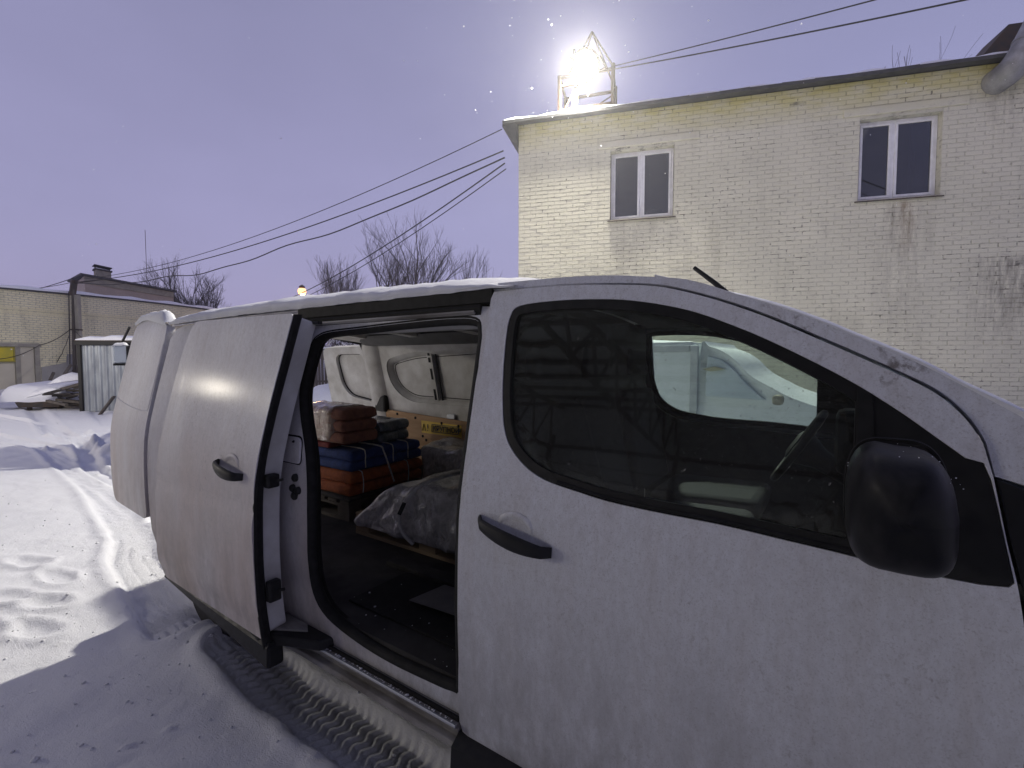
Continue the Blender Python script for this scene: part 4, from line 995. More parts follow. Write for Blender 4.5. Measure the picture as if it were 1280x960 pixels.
# ------------------------------------------------------------------ white box van between our van and the brick building
bv = thing('white_box_van', 'white box van under snow, parked nose forward behind the cab windows of the near van', 'van')
BY0, BY1 = 5.6, 7.5
mb = MB(); mb.box(-4.9, -1.40, BY0, BY1, .62, 1.80); obj('cargo_box', mb, M['vanwhite'], bv, bevel=.02)
mb = MB(); mb.box(-1.42, -1.335, BY0 - .02, BY0 + .03, .60, 1.765); obj('corner_rail', mb, M['steel'], bv, bevel=.01)
mb = MB(); mb.box(-4.92, -1.425, BY0 - .018, BY0 + .03, 1.69, 1.765); obj('top_rail', mb, M['steel'], bv, bevel=.01)
cabp = catmull([(-1.33, .55), (-1.33, 1.72), (-1.23, 1.745), (-1.08, 1.685), (-.95, 1.585), (-.857, 1.48), (-.76, 1.40), (-.60, 1.31), (-.42, 1.215), (-.10, 1.11), (.25, 1.04), (.46, .92), (.52, .7), (.50, .55)], 4)
rows = []
for y, k in ((BY0 + .01, .0), (BY0 - .0, .03), (BY0 - .02, .08), (BY1 + .02, .08), (BY1, .03), (BY1 - .01, .0)):
    rows.append([(x + (-.02 + k * .25) * (1 if x > -1.2 else 0), y + (.10 * max(0, (z - 1.15) / .7) * (1 if y < 6 else -1)), z - .03 + k * .4) for x, z in cabp])
mb = MB(); mb.quad_grid(rows); b0 = 0; n_ = len(cabp)
mb.f.append(tuple(range(n_))); mb.f.append(tuple(range(5 * n_, 6 * n_))[::-1])
obj('cab', mb, M['vanwhite'], bv, 50)
sw_ = [(-1.25, 1.20), (-.66, 1.18), (-.86, 1.36), (-.98, 1.50), (-1.10, 1.60), (-1.25, 1.64)]
mb = MB(); kk = len(sw_)
mb.v = [(x, BY0 - .028 + .10 * max(0, (z - 1.15) / .7), z) for x, z in sw_] + [(x, BY0 + .02 + .10 * max(0, (z - 1.15) / .7), z) for x, z in sw_]
mb.f = [tuple(range(kk)), tuple(range(2 * kk - 1, kk - 1, -1))] + [(i, (i + 1) % kk, kk + (i + 1) % kk, kk + i) for i in range(kk)]
obj('side_window', mb, M['frost'], bv, bevel=.004)
mb = MB(); mb.prism([(-1.29, 1.50), (-1.16, 1.53), (-1.05, 1.50), (-1.2, 1.475)], 'y', BY0 - .02, BY0 + .12); obj('lamp_fairing', mb, mat('cream_fairing', (.42, .40, .28)), bv, bevel=.006)
mb = MB(); mb.box(-.58, -.48, BY0 - .20, BY0 - .06, 1.15, 1.25); obj('mirror', mb, M['concrete'], bv, bevel=.03)
for wx in (-4.0, .05):
    for wy, s in ((BY0 + .02, 1), (BY1 - .22, 1)):
        mb = MB(); mb.lathe((wx, wy, .33), (0, 1, 0), [(.2, .0), (.32, .02), (.33, .1), (.32, .19), (.2, .2)], 24); w_ = obj('wheel', mb, M['tyre'], bv, 40)
        mb = MB(); mb.lathe((wx, wy, .33), (0, 1, 0), [(.04, -.012), (.19, .002), (.19, .03)], 20); obj('hub', mb, M['steel'], w_, 40)
mb = MB(); mb.box(-4.9, -1.45, BY0 + .3, BY1 - .3, .40, .615); obj('chassis', mb, M['black'], bv)
snow_cap('box_van_snow', [(-4.88, BY0 + .01, 1.802), (-1.41, BY0 + .01, 1.802), (-1.41, BY1 - .01, 1.802), (-4.88, BY1 - .01, 1.802)], .06, 'snow lying on the cargo box of the white box van', 24)

# ================================================================== THE WHITE PANEL VAN
van = thing('white_panel_van', 'dirty white panel van with its sliding door and rear doors open, cargo bundles inside', 'van')
XR = -3.48                                    # rear end of the body
def vpart(name, mb, m, parent=van, smooth=None, bevel=0, seg=2): return obj(name, mb, M[m], parent, smooth, bevel, seg)

# --- front door (near): outline in X, Z
door_top = [(-.944, 1.822), (-.70, 1.820), (-.455, 1.800), (-.33, 1.771), (-.178, 1.712), (-.033, 1.638), (.085, 1.574), (.144, 1.538), (.184, 1.496), (.207, 1.455), (.214, 1.43)]
door_out = [(-.951, 1.80)] + catmull(door_top, 4) + catmull([(.222, 1.395), (.238, 1.29), (.252, 1.21), (.262, 1.10), (.262, .95), (.255, .75), (.215, .58), (.17, .44)], 4) + [(.15, .40), (-.93, .392), (-.975, .405)] + catmull([(-.984, .44), (-.966, .70), (-.957, .98), (-.947, 1.23), (-.948, 1.52), (-.951, 1.80)], 4)[:-1]
seal_out = catmull([(-.866, 1.588), (-.870, 1.675), (-.864, 1.738), (-.832, 1.769), (-.70, 1.776), (-.56, 1.770), (-.455, 1.757), (-.323, 1.725), (-.21, 1.679), (-.112, 1.630), (.004, 1.563), (.087, 1.505), (.146, 1.457), (.186, 1.424)], 5) + \
    [(.210, 1.418), (.2195, 1.39), (.2285, 1.34), (.2365, 1.288), (.247, 1.226), (.240, 1.2175)] + catmull([(.205, 1.213), (.10, 1.214), (.011, 1.221), (-.091, 1.227), (-.216, 1.234), (-.359, 1.236), (-.485, 1.241), (-.574, 1.252), (-.634, 1.260), (-.675, 1.268), (-.72, 1.284), (-.761, 1.308), (-.794, 1.336), (-.819, 1.368), (-.839, 1.418), (-.856, 1.505), (-.866, 1.588)], 4)[:-1]
door_seal_hole = seal_out
DOOR_OUT, SEAL_OUT = door_out, seal_out
door_bulge = lambda x, z: Yn(z) - .006 * math.exp(-((z - .98) / .10) ** 2) + .005 * math.exp(-((z - .72) / .10) ** 2)
def build_front_door(far):
    DXF = -.13 if far else 0.0
    door_out, seal_out = [[(p[0] + DXF, p[1]) for p in q] for q in (DOOR_OUT, SEAL_OUT)]
    d = sheet('front_door', door_out, [seal_out], 0, .012, M['paint'], van, far, yf=door_bulge, dz=.06, dx=.14)
    # inner frame of the door, so that it has the depth of a door
    sheet('inner_panel', inset(door_out, .012), [inset(seal_out, -.02)], .045, .03, M['dash'], d, far, dz=.3, dx=.5, bevel=0)
    glass_in = inset(seal_out, .030)
    glass_hole = [(min(p[0], .022 + DXF), p[1]) for p in inset(seal_out, .027)]
    hole = []
    for p in glass_hole:
        if not hole or (Vector(p) - Vector(hole[-1])).length > .004: hole.append(p)
    sheet('window_seal', inset(seal_out, .001), [hole], .002, .014, M['gloss_black'], d, far, dz=.1, dx=.2, bevel=.003)
    gl = [(min(p[0], .030 + DXF), p[1]) for p in inset(seal_out, .022)]
    g2 = []
    for p in gl:
        if not g2 or (Vector(p) - Vector(g2[-1])).length > .004: g2.append(p)
    g = sheet('window_glass', g2, [], .012, .004, M['glass'], d, far, dz=.1, dx=.2, bevel=0)
    dv = [(p[0] + DXF, p[1]) for p in ((.024, 1.545), (.050, 1.532), (.062, 1.225), (.030, 1.226))]
    sheet('window_divider', dv, [], -.001, .012, M['rubber'], d, far, dz=.1, dx=.2, bevel=.002)
    return d
fd = build_front_door(False)
fdf = build_front_door(True)
# shoulder strip under the glass: weather lip
lip = catmull([(.02, 1.228), (-.216, 1.241), (-.359, 1.243), (-.485, 1.248), (-.574, 1.259), (-.634, 1.267)], 5)
vpart('weather_strip', MB().tube(on_side(lip, .004), .007, 6), 'rubber', fd, 60)
# door handles: recess dish and a curved black pull
def handle(parent, x0, x1, z0, z1, off, m='black'):
    cx, cz = (x0 + x1) / 2 + .0, (z0 + z1) / 2 + .012
    y = Yn(cz) + off; rows = []
    for i in range(8):
        rr = i / 7; row = []
        for k in range(29):
            a = 2 * math.pi * k / 28
            row.append((cx + rr * .068 * math.cos(a), y - .0045 + .011 * (1 - rr ** 2) if rr < 1 else y + .004, cz + rr * .052 * math.sin(a)))
        rows.append(row)
    dish = vpart('handle_recess', MB().quad_grid(rows), 'paint', parent, 60)
    n = 12; rows = []
    for i in range(n + 1):
        t = i / n; x = x0 + (x1 - x0) * t; z = z0 + (z1 - z0) * t - .005 * math.sin(math.pi * t)
        lift = .012 + .026 * math.sin(math.pi * min(1, max(0, t))) ** .5 if 0 < t < 1 else .004
        hh = .015 + .010 * math.sin(math.pi * t); th = .020
        c = Vector((x, Yn(z) + off - lift, z))
        rows.append([c + Vector((0, th * .5 * math.cos(a), hh * math.sin(a))) for a in [2 * math.pi * k / 12 for k in range(13)]])
    mb = MB().quad_grid(rows); b = len(rows[0]); mb.f.append(tuple(range(b - 1))[::-1]); mb.f.append(tuple(n * b + k for k in range(b - 1)))
    vpart('handle', mb, m, parent, 50)
handle(fd, -.880, -.632, 1.125, 1.082, 0)
# side mirror on the front door
mr_ = MB(); prof = []
C0 = Vector((.076, .958, 1.372))
rows = []
for i in range(29):
    v = math.sin(math.pi / 2 * (-1 + 2 * i / 28)); row = []
    for k in range(33):
        a = 2 * math.pi * k / 32; ca, sa = math.cos(a), math.sin(a)
        sx = (abs(ca) ** .52) * (1 if ca >= 0 else -1); sz = (abs(sa) ** (.70 if sa > 0 else .50)) * (1 if sa >= 0 else -1)
        # section in X, Z shrinking with Y; broad shell towards the viewer
        k_ = max(.004, 1 - abs(v) ** 3.0) ** .42
        wx, wz = .068 * k_, .098 * k_
        if sa > 0 and ca > 0: wx *= .97; wz *= .94
        px = C0.x + sx * wx * (1.0 if sz < .2 else 1 - .10 * (sz - .2)) - .004 * sz
        row.append((px, C0.y + v * .115 - .012 * sz, C0.z + sz * wz))
    rows.append(row)
mbm = MB().quad_grid(rows); mbm.f.append(tuple(range(32))); mbm.f.append(tuple(28 * 33 + i for i in range(32))[::-1])
mm = vpart('side_mirror', mbm, 'shell', fd, 60)
seam = [(C0.x + (abs(math.cos(a)) ** .52) * math.copysign(1, math.cos(a)) * .0665 * (1.0 if math.sin(a) < .2 else 1 - .10 * (math.sin(a) - .2)) - .004 * math.sin(a), 1.005, C0.z + (abs(math.sin(a)) ** (.70 if math.sin(a) > 0 else .50)) * math.copysign(1, math.sin(a)) * .0965) for a in np.linspace(0, 2 * math.pi, 41)[:-1]]
vpart('shell_seam', MB().tube(seam, .0035, 5, closed=True), 'rubber', fd, 60)
mb = MB(); mb.hexa([(.02, 1.02, 1.262), (.12, 1.02, 1.262), (.18, 1.14, 1.235), (.02, 1.14, 1.24), (.02, 1.02, 1.30), (.12, 1.02, 1.30), (.18, 1.14, 1.33), (.02, 1.14, 1.34)])
vpart('mirror_foot', mb, 'black', fd, bevel=.014)
# black plastic strip under the front door
mb = MB(); rows = []
for x in (-.995, -.99, .30, .34): rows.append([(x, 1.165 - .0, .405), (x, 1.128 - (.0 if -.993 < x < .32 else -.02), .398), (x, 1.095 + (.0 if -.993 < x < .32 else .03), .375), (x, 1.09 + (.0 if -.993 < x < .32 else .03), .31), (x, 1.12, .245), (x, 1.18, .235)])
mb.quad_grid(rows); mb.f.append((0, 1, 2, 3, 4, 5)); mb.f.append((18, 19, 20, 21, 22, 23))
vpart('sill_trim', mb, 'black', fd, 30)

# --- A-pillar strip and quarter panel
low_edge = [(p[0] + .004, p[1] + .006) for p in catmull(door_top, 4)][1:] + [(.226, 1.395)]
top_edge = catmull([(-.943, 1.852), (-.70, 1.848), (-.546, 1.838), (-.454, 1.825), (-.328, 1.803), (-.197, 1.750), (-.08, 1.700), (.02, 1.648), (.116, 1.596), (.189, 1.549), (.261, 1.503), (.50, 1.335), (.72, 1.19)], 4)
pill = low_edge + [(.262, 1.385), (.40, 1.33), (.55, 1.245), (.66, 1.165), (.74, 1.15)] + top_edge[::-1]
def pillar_y(x, z): return Yn(z) + .004 + (.02 * max(0, x - .1))
for far in (False, True):
    sheet('roof_pillar', pill, [], .002, .02, M['paint'], van, far, yf=pillar_y, dz=.05, dx=.08, bevel=.008)
    q = [(.2265, 1.392), (.262, 1.378), (.40, 1.322), (.52, 1.245), (.50, 1.228), (.262, 1.213), (.2565, 1.222), (.2435, 1.29)]
    sheet('quarter_panel', q, [], .004, .012, M['gloss_black'], van, far, bevel=.003)
    fen = [(.260, 1.206), (.262 + .004, 1.10), (.268, .95), (.262, .75)] + [(.30 + .0, .60)] + [(.78 + .42 * math.cos(a), .40 + .42 * math.sin(a)) for a in np.linspace(R(150), R(10), 16)] + [(1.40, .42), (1.52, .55), (1.50, .80), (1.40, .98), (1.2, 1.07), (.9, 1.14), (.66, 1.16), (.52, 1.225)]
    sheet('front_wing', fen, [], .0, .012, M['paint'], van, far, yf=lambda x, z: Yn(z) + .12 * max(0, x - .9) ** 2, dz=.1, dx=.12)
    hl = [(1.12, .86), (1.40, .80), (1.43, .93), (1.30, 1.0), (1.05, 1.06)]
    sheet('headlight', hl, [], -.006, .03, M['lens_off'], van, far, yf=lambda x, z: Yn(z) + .12 * max(0, x - .9) ** 2, bevel=.006)
# windscreen, roof, bonnet as cross-wise lofts between the two sides
def cross(pts_fn, name, m, n=18, thick=.012, smooth=60):
    mb = MB(); rows = []
    for i in range(n + 1):
        t = -1 + 2 * i / n; rows.append(pts_fn(t))
    mb.quad_grid(rows); o = vpart(name, mb, m, van, smooth)
    s = o.modifiers.new('thickness', 'SOLIDIFY'); s.thickness = thick; s.offset = -1
    return o
HW = YC - 1.255
ws = [(-.42, 1.835), (-.197, 1.752), (-.08, 1.702), (.02, 1.651), (.116, 1.60), (.261, 1.507), (.50, 1.338), (.72, 1.19)]
def ws_row(t):
    return [(x + .05 * (1 - t * t), YC + t * (YC - Yn(z) - .012), z - .010) for x, z in ws]
wsg = cross(ws_row, 'windscreen', 'clear', 20, .005)
roofx = [XR + .02, XR + .06, -3.3, -2.8, -2.2, -1.6, -1.1, -.8, -.6, -.42]
def roof_row(t):
    e = 1 - abs(t) ** 3
    return [(x + (.05 * (1 - t * t) if x > -.5 else 0), YC + t * (YC - 1.275), 1.832 + (.075 if x < -1.0 else .075 - .058 * (x + 1.0) / .58) * e + (.0 if x < -.5 else .003) - (.03 if x < -3.51 else 0) - .014 * max(0, (-2.6 - x)) - (.014 if x > -.5 else .005 if x > -.7 else 0)) for x in roofx]
cross(roof_row, 'roof', 'paint', 24, .012)
bonx = [(.72, 1.185), (.9, 1.13), (1.15, 1.055), (1.36, .97), (1.46, .86)]
cross(lambda t: [(x + .16 * (1 - t * t) * (1 if i < 2 else .9), YC + t * (YC - Yn(1.05) - .05 - .10 * max(0, x - 1)), z + .05 * (1 - t ** 4)) for i, (x, z) in enumerate(bonx)], 'bonnet', 'paint', 18)
bump_x = [(1.44, .87), (1.53, .74), (1.56, .58), (1.52, .42), (1.40, .30), (1.2, .28)]
cross(lambda t: [(x + .14 * (1 - t * t), YC + t * (YC - 1.16 - .04 * max(0, x - 1.4)), z) for x, z in bump_x], 'bumper', 'black', 18, .02)
cross(lambda t: [(x + .16 * (1 - (t * .55) ** 2) + .01, YC + t * .5, z) for x, z in ((1.475, .82), (1.525, .745), (1.545, .64))], 'grille', 'gloss_black', 10, .02)
# drip edge between roof and pillar strip, with the antenna further in
vpart('roof_antenna', MB().tube([(-.37, YC, 1.845), (-.43, YC, 1.905), (-.515, YC, 1.978)], [.013, .010, .008], 8), 'black', van, 50)
wip = MB(); wip.tube([(.86, 1.75, 1.22), (.62, 1.70, 1.36), (.40, 1.66, 1.50)], .010, 6); vpart('wiper', wip, 'black', van, 50)

# --- body side with the sliding-door aperture
aper = catmull([(-.985, 1.60), (-.99, 1.69), (-1.02, 1.735), (-1.153, 1.744), (-1.396, 1.738), (-1.631, 1.728), (-1.816, 1.72), (-1.895, 1.705), (-1.94, 1.668), (-1.962, 1.547), (-1.955, 1.445), (-1.915, 1.351), (-1.842, 1.222), (-1.806, 1.104), (-1.80, .94), (-1.80, .771), (-1.777, .639), (-1.695, .558), (-1.516, .516), (-1.333, .502), (-1.144, .508), (-1.03, .518), (-.992, .55), (-.985, .8), (-.982, 1.2)], 4, closed=True)
side_out = [(-.953, 1.776), (-1.06, 1.782), (-1.75, 1.782), (-2.08, 1.784), (-2.10, 1.822), (-2.8, 1.82), (-3.30, 1.808), (-3.40, 1.79), (-3.46, 1.73), (-3.475, 1.45), (XR, 1.2), (XR, .55), (-3.43, .42)] + \
    [(-2.92 + .40 * math.cos(a), .42 + .40 * math.sin(a)) for a in np.linspace(R(176), R(4), 16)] + [(-2.40, .442), (-1.0, .442), (-.962, .46), (-.956, 1.2)]
sf = sheet('side_frame', side_out, [aper], .022, .014, M['paint'], van, False, dz=.09, dx=.2)
vpart('aperture_seal', MB().tube(on_side(aper, .045), .024, 8, closed=True), 'rubber', sf, 60)
sheet('aperture_flange', inset(aper, -.03), [inset(aper, .002)], .055, .03, M['rubber'], sf, dz=.3, dx=.3, bevel=0)
# jamb behind the front door edge (B-pillar), dark gap
sheet('door_pillar', [(-.985, .46), (-.985, 1.79), (-.89, 1.79), (-.89, .46)], [], .030, .07, M['rubber'], van, bevel=.004)
# pressed details on the rear jamb: a fuel-flap-like striker plate and latch fittings
fl = rounded([(-2.10, 1.165), (-1.86, 1.165), (-1.875, 1.272), (-2.10, 1.272)], [.0, .02, .03, .0])
sheet('service_flap', fl, [], .013, .012, M['paint'], sf, bevel=.003, dz=.3, dx=.3)
sheet('flap_gap', inset(fl, -.006), [], .0205, .004, M['rubber'], sf, bevel=0, dz=.3, dx=.3)
for (x, z, rr) in ((-1.92, 1.253, .006), (-1.885, 1.105, .017), (-1.90, 1.06, .016), (-1.86, 1.055, .016), (-1.885, 1.03, .018)):
    mb = MB(); y = Yn(z) + .022; mb.lathe((x, y, z), (0, -1, 0), [(rr, -.004), (rr, .010), (rr * .6, .016)], 12); vpart('latch_fitting', mb, 'black', sf, 50)
# channels over the aperture: outer weather rail, roller track, inner edge
mb = MB(); mb.prism([(1.262, 1.832), (1.262, 1.790), (1.30, 1.786), (1.33, 1.80), (1.33, 1.832)], 'x', -2.06, -.952); vpart('weather_rail', mb, 'rubber', van)
mb = MB(); mb.prism([(1.268, 1.788), (1.258, 1.776), (1.264, 1.758), (1.270, 1.744), (1.300, 1.739), (1.36, 1.739), (1.36, 1.784)], 'x', -2.02, -1.0); vpart('roller_track', mb, 'rubber', van)
mb = MB(); mb.prism([(1.2545, 1.766), (1.252, 1.760), (1.2605, 1.752), (1.2625, 1.758)], 'x', -2.0, -1.02); vpart('track_highlight', mb, 'grime', van)  # paler strip added to draw the highlight line along the track
mb = MB(); mb.prism([(1.30, 1.738), (1.30, 1.735), (1.36, 1.715), (1.42, 1.715), (1.42, 1.757)], 'x', -1.86, -1.0); vpart('inner_track', mb, 'paint_in', van, bevel=.004)
mb = MB(); mb.box(-1.10, -.985, 1.285, 1.36, 1.745, 1.785); vpart('track_end', mb, 'rubber', van, bevel=.02)
# stepped sill under the opening
mb = MB(); mb.prism([(1.20, .4415), (1.146, .4415), (1.140, .432), (1.118, .430), (1.112, .418), (1.128, .412), (1.132, .385), (1.108, .380), (1.104, .362), (1.135, .335), (1.20, .33)], 'x', -2.45, -.99)
vpart('sill_step', mb, 'grime', van, bevel=.003)
mb = MB(); mb.box(-2.2, -.99, 1.130, 1.1395, .4325, .4455); vpart('sill_gasket', mb, 'rubber', van)
vpart('sill_rail', MB().tube([(-2.3, 1.117, .427), (-.99, 1.117, .427)], .006, 6), 'steel', van, 60)
# lower roller arm at the rear of the opening
mb = MB(); mb.prism([(-2.10, 1.00), (-1.96, .99), (-1.70, 1.10), (-1.66, 1.17), (-2.06, 1.17)], 'z', .43, .475); arm = vpart('roller_arm', mb, 'black', van, bevel=.008)
mb = MB(); mb.prism([(-2.02, 1.04), (-1.93, 1.03), (-1.79, 1.11), (-1.84, 1.14), (-2.02, 1.14)], 'z', .4755, .484); vpart('arm_plate', mb, 'grime', arm, bevel=.002)
# --- far side of the body: outer skin, pressed inner panel, lining
far_out = [(-.953, 1.80)] + side_out[3:13] + side_out[13:]
sheet('side_panel', [(-.953, 1.80), (-2.08, 1.80), (-2.10, 1.822)] + side_out[5:], [], .0, .012, M['paint'], van, True, dz=.12, dx=.3)
def iy(x, z): return Yn(z) + .115
blank = rounded([(-2.22, 1.235), (-2.22, 1.70), (-2.95, 1.665), (-3.28, 1.60), (-3.24, 1.36), (-3.05, 1.245)], [.03, .03, .12, .12, .12, .14], 6)
blank2 = rounded([(-1.15, 1.235), (-1.15, 1.72), (-2.14, 1.70), (-2.14, 1.235)], [.1, .1, .02, .02], 6)
inner_o = [(-1.0, .58), (-1.0, 1.752), (-3.40, 1.728), (-3.46, 1.60), (-3.46, .58)]
ip = sheet('inner_panel', inner_o, [blank, blank2], .10, .012, M['paint_in'], van, True, dz=.09, dx=.2, bevel=.006)
for b_ in (blank, blank2):
    rows = [];  o_ = inset(b_, .0); i1 = inset(b_, .022); i2 = inset(b_, .035)
    ring = lambda pts, off: [(x, 2 * YC - Yn(z) - off, z) for x, z in pts + pts[:1]]
    mb = MB(); mb.quad_grid([ring(o_, .10), ring(i1, .085), ring(i2, .062)]); vpart('pressed_edge', mb, 'paint_in', ip, 60)
    sheet('window_blank', i2, [], .050, .008, M['paint_in'], ip, True, dz=.12, dx=.2, bevel=0)
    vpart('blank_groove', MB().tube(on_side(inset(b_, .050), .0585, True), .0035, 5, closed=True), 'rubber', ip, 60)
# slotted rib between the two blanks
mb = MB(); rows = []
for z in (1.24, 1.70): rows.append([(x, 2 * YC - Yn(z) - o, z) for x, o in ((-2.80, .06), (-2.785, .085), (-2.735, .085), (-2.72, .06))])
mb.quad_grid(rows); rib = vpart('rib', mb, 'paint_in', ip)
mb = MB()
for z0, z1 in ((1.27, 1.36), (1.44, 1.53), (1.58, 1.62), (1.635, 1.67)): mb.hexa([(-2.772, 2 * YC - Yn(z0) - .088, z0), (-2.75, 2 * YC - Yn(z0) - .088, z0), (-2.75, 2 * YC - Yn(z0) - .08, z0), (-2.772, 2 * YC - Yn(z0) - .08, z0), (-2.772, 2 * YC - Yn(z1) - .088, z1), (-2.75, 2 * YC - Yn(z1) - .088, z1), (-2.75, 2 * YC - Yn(z1) - .08, z1), (-2.772, 2 * YC - Yn(z1) - .08, z1)])
mb.tube([(-2.70, 2 * YC - Yn(1.26) - .068, 1.25), (-2.70, 2 * YC - Yn(1.69) - .068, 1.69)], .008, 5)
vpart('slot', mb, 'rubber', ip)
ply = [(-1.02, .60), (-1.02, 1.075), (-2.2, 1.115), (-2.45, 1.118), (-3.40, 1.165), (-3.40, .60)]
pl = sheet('plywood_lining', ply, [], .125, .012, M['plywood'], van, True, dz=.2, dx=.4, bevel=.003)
mb = MB()
for (x, z) in ((-3.2, 1.13), (-2.98, 1.11), (-2.68, 1.085), (-2.50, 1.075), (-3.1, 1.0), (-2.86, .93), (-2.30, .88), (-2.45, .84), (-1.9, 1.05), (-1.4, 1.0), (-2.9, .96)):
    mb.lathe((x, 2 * YC - Yn(z) - .138, z), (0, -1, 0), [(.012, -.004), (.012, .003), (.006, .005)], 10)
vpart('fixing', mb, 'rubber', pl)
mb = MB()
for (x, z) in ((-3.36, 1.45), (-3.34, 1.62), (-3.0, 1.70), (-2.6, 1.715), (-2.2, 1.72), (-3.37, 1.30), (-3.30, 1.22)):
    mb.lathe((x, 2 * YC - Yn(z) - .1, z), (0, -1, 0), [(.013, -.004), (.013, .002), (.006, .003)], 10)
vpart('panel_hole', mb, 'rubber', ip)
mb = MB(); mb.box(-3.46, -3.32, 2 * YC - 1.13 - .155, 2 * YC - 1.13 - .09, 1.14, 1.29); vpart('cable_cover', mb, 'black', ip, bevel=.02)
mb = MB(); mb.box(-2.62, -2.54, 2 * YC - 1.11 - .135, 2 * YC - 1.11 - .09, 1.125, 1.165); vpart('panel_clip', mb, 'steel', ip, bevel=.006)
# yellow sticker
yw = lambda z: 2 * YC - Yn(z) - .139
mb = MB(); mb.hexa([(-2.91, yw(.985) - .0, .990), (-2.47, yw(.985), .984), (-2.47, yw(.985) + .002, .984), (-2.91, yw(.985) + .002, .990), (-2.91, yw(1.09), 1.093), (-2.47, yw(1.09), 1.082), (-2.47, yw(1.09) + .002, 1.082), (-2.91, yw(1.09) + .002, 1.093)])
stk = vpart('yellow_sticker', mb, 'yellow', van)
pl_y = yw(1.03) - .004
mb = MB()
def lineb(x0, x1, z0, z1): mb.box(x0, x1, pl_y - .001, pl_y + .001, z0, z1)
for (x0, x1, z0, z1) in ((-2.79, -2.50, 1.005, 1.010), (-2.79, -2.50, 1.066, 1.071), (-2.79, -2.785, 1.0105, 1.0655), (-2.505, -2.50, 1.0105, 1.0655), (-2.84, -2.832, 1.03, 1.065), (-2.84, -2.832, 1.012, 1.02), (-2.492, -2.486, 1.03, 1.06), (-2.480, -2.475, 1.03, 1.06)): lineb(x0, x1, z0, z1)
mb.tube([(-2.90, pl_y, 1.008), (-2.86, pl_y, 1.008), (-2.88, pl_y, 1.066)], .003, 4, closed=True)
vpart('printed_marks', mb, 'ink', stk)
tcu = bpy.data.curves.new('lettering', 'FONT'); tcu.body = 'КРУПНОЙ'; tcu.size = .060; tcu.extrude = .0005; tcu.offset = .0010
to = bpy.data.objects.new('lettering', tcu); col.objects.link(to); to.parent = stk; tcu.materials.append(M['ink'])
dg = bpy.context.evaluated_depsgraph_get(); tm = bpy.data.meshes.new_from_object(to.evaluated_get(dg)); bpy.data.objects.remove(to); to = link('lettering', tm, M['ink'], stk)
to.location = (-2.777, pl_y - .001, 1.0165); to.rotation_euler = (R(90), 0, 0); to.scale = (.98, 1, 1)
# --- floor, bulkhead, roof lining, rear frame
mb = MB(); mb.box(XR + .02, -.985, 1.17, 2 * YC - 1.17, .48, .545); vpart('cargo_floor', mb, 'floor', van)
mb = MB(); mb.box(-1.75, -1.0, 1.28, 1.62, .546, .556); vpart('floor_mat', mb, 'rubber', van, bevel=.003)
mb = MB(); mb.box(-1.9, -1.06, 1.62, 1.70, .546, .572); vpart('floor_batten', mb, 'floor', van, bevel=.004)
mb = MB(); mb.box(-1.0, -.965, 1.32, 2 * YC - 1.32, .55, 1.78); vpart('bulkhead', mb, 'dash', van)
mb = MB(); rows = [[(x, YC + t * (YC - 1.31), 1.79 + .05 * (1 - t * t)) for x in (XR + .05, -2.8, -2, -1.0)] for t in np.linspace(-1, 1, 11)]
mb.quad_grid(rows); hl_ = vpart('headlining', mb, 'headliner', van, 60)
for x in (-3.35, -2.75, -2.1, -1.5):
    mb = MB(); rows = [[(x + a, YC + t * (YC - 1.315), 1.788 + .05 * (1 - t * t) - b) for a, b in ((-.06, 0), (-.045, .03), (.045, .03), (.06, 0))] for t in np.linspace(-1, 1, 11)]
    mb.quad_grid(rows); vpart('roof_rib', mb, 'paint_in', hl_, 30)
mb = MB(); rows = []
for x in (XR + .06, -2.8, -2, -1.0): rows.append([(x, 2 * YC - y, z) for y, z in ((1.345, 1.735), (1.38, 1.72), (1.44, 1.735), (1.50, 1.80), (1.42, 1.81))])
mb.quad_grid(rows); vpart('cant_rail', mb, 'headliner', van, 40)
# rear frame: far corner post, header, bumper
mb = MB(); zs = np.linspace(.55, 1.74, 14); rows = []
for z in zs:
    yo = 2 * YC - Yn(z); rows.append([(XR - .01, yo - .10, z), (XR - .01, yo - .155, z), (XR + .05, yo - .165, z), (XR + .13, yo - .14, z), (XR + .17, yo - .10, z)])
mb.quad_grid(rows); vpart('rear_post', mb, 'paint_in', van, 50)
mb = MB(); zs = np.linspace(.55, 1.74, 14); rows = []
for z in zs:
    yo = Yn(z); rows.append([(XR - .01, yo + .05, z), (XR - .01, yo + .11, z), (XR + .05, yo + .12, z), (XR + .13, yo + .10, z), (XR + .17, yo + .05, z)])
mb.quad_grid(rows); vpart('rear_post', mb, 'paint_in', van, 50)
mb = MB(); rows = [[(XR - .01 + a, YC + t * (YC - 1.34), 1.80 + .05 * (1 - t * t) - b) for a, b in ((0, 0), (0, .05), (.05, .065), (.12, .03))] for t in np.linspace(-1, 1, 11)]
mb.quad_grid(rows); vpart('rear_header', mb, 'paint_in', van, 50)
vpart('rear_seal', MB().tube([(XR - .015, 2 * YC - Yn(z) - .125, z) for z in np.linspace(.6, 1.66, 8)] + [(XR - .012, 2 * YC - Yn(1.70) - .17, 1.745), (XR - .012, YC + .3, 1.80), (XR - .012, YC - .3, 1.80)], .014, 6), 'rubber', van, 60)
mb = MB(); mb.prism([(XR - .10, .40), (XR - .11, .52), (XR - .05, .56), (XR + .1, .56), (XR + .1, .36), (XR - .06, .36)], 'y', 1.34, 2 * YC - 1.34); vpart('rear_bumper', mb, 'black', van, bevel=.02)
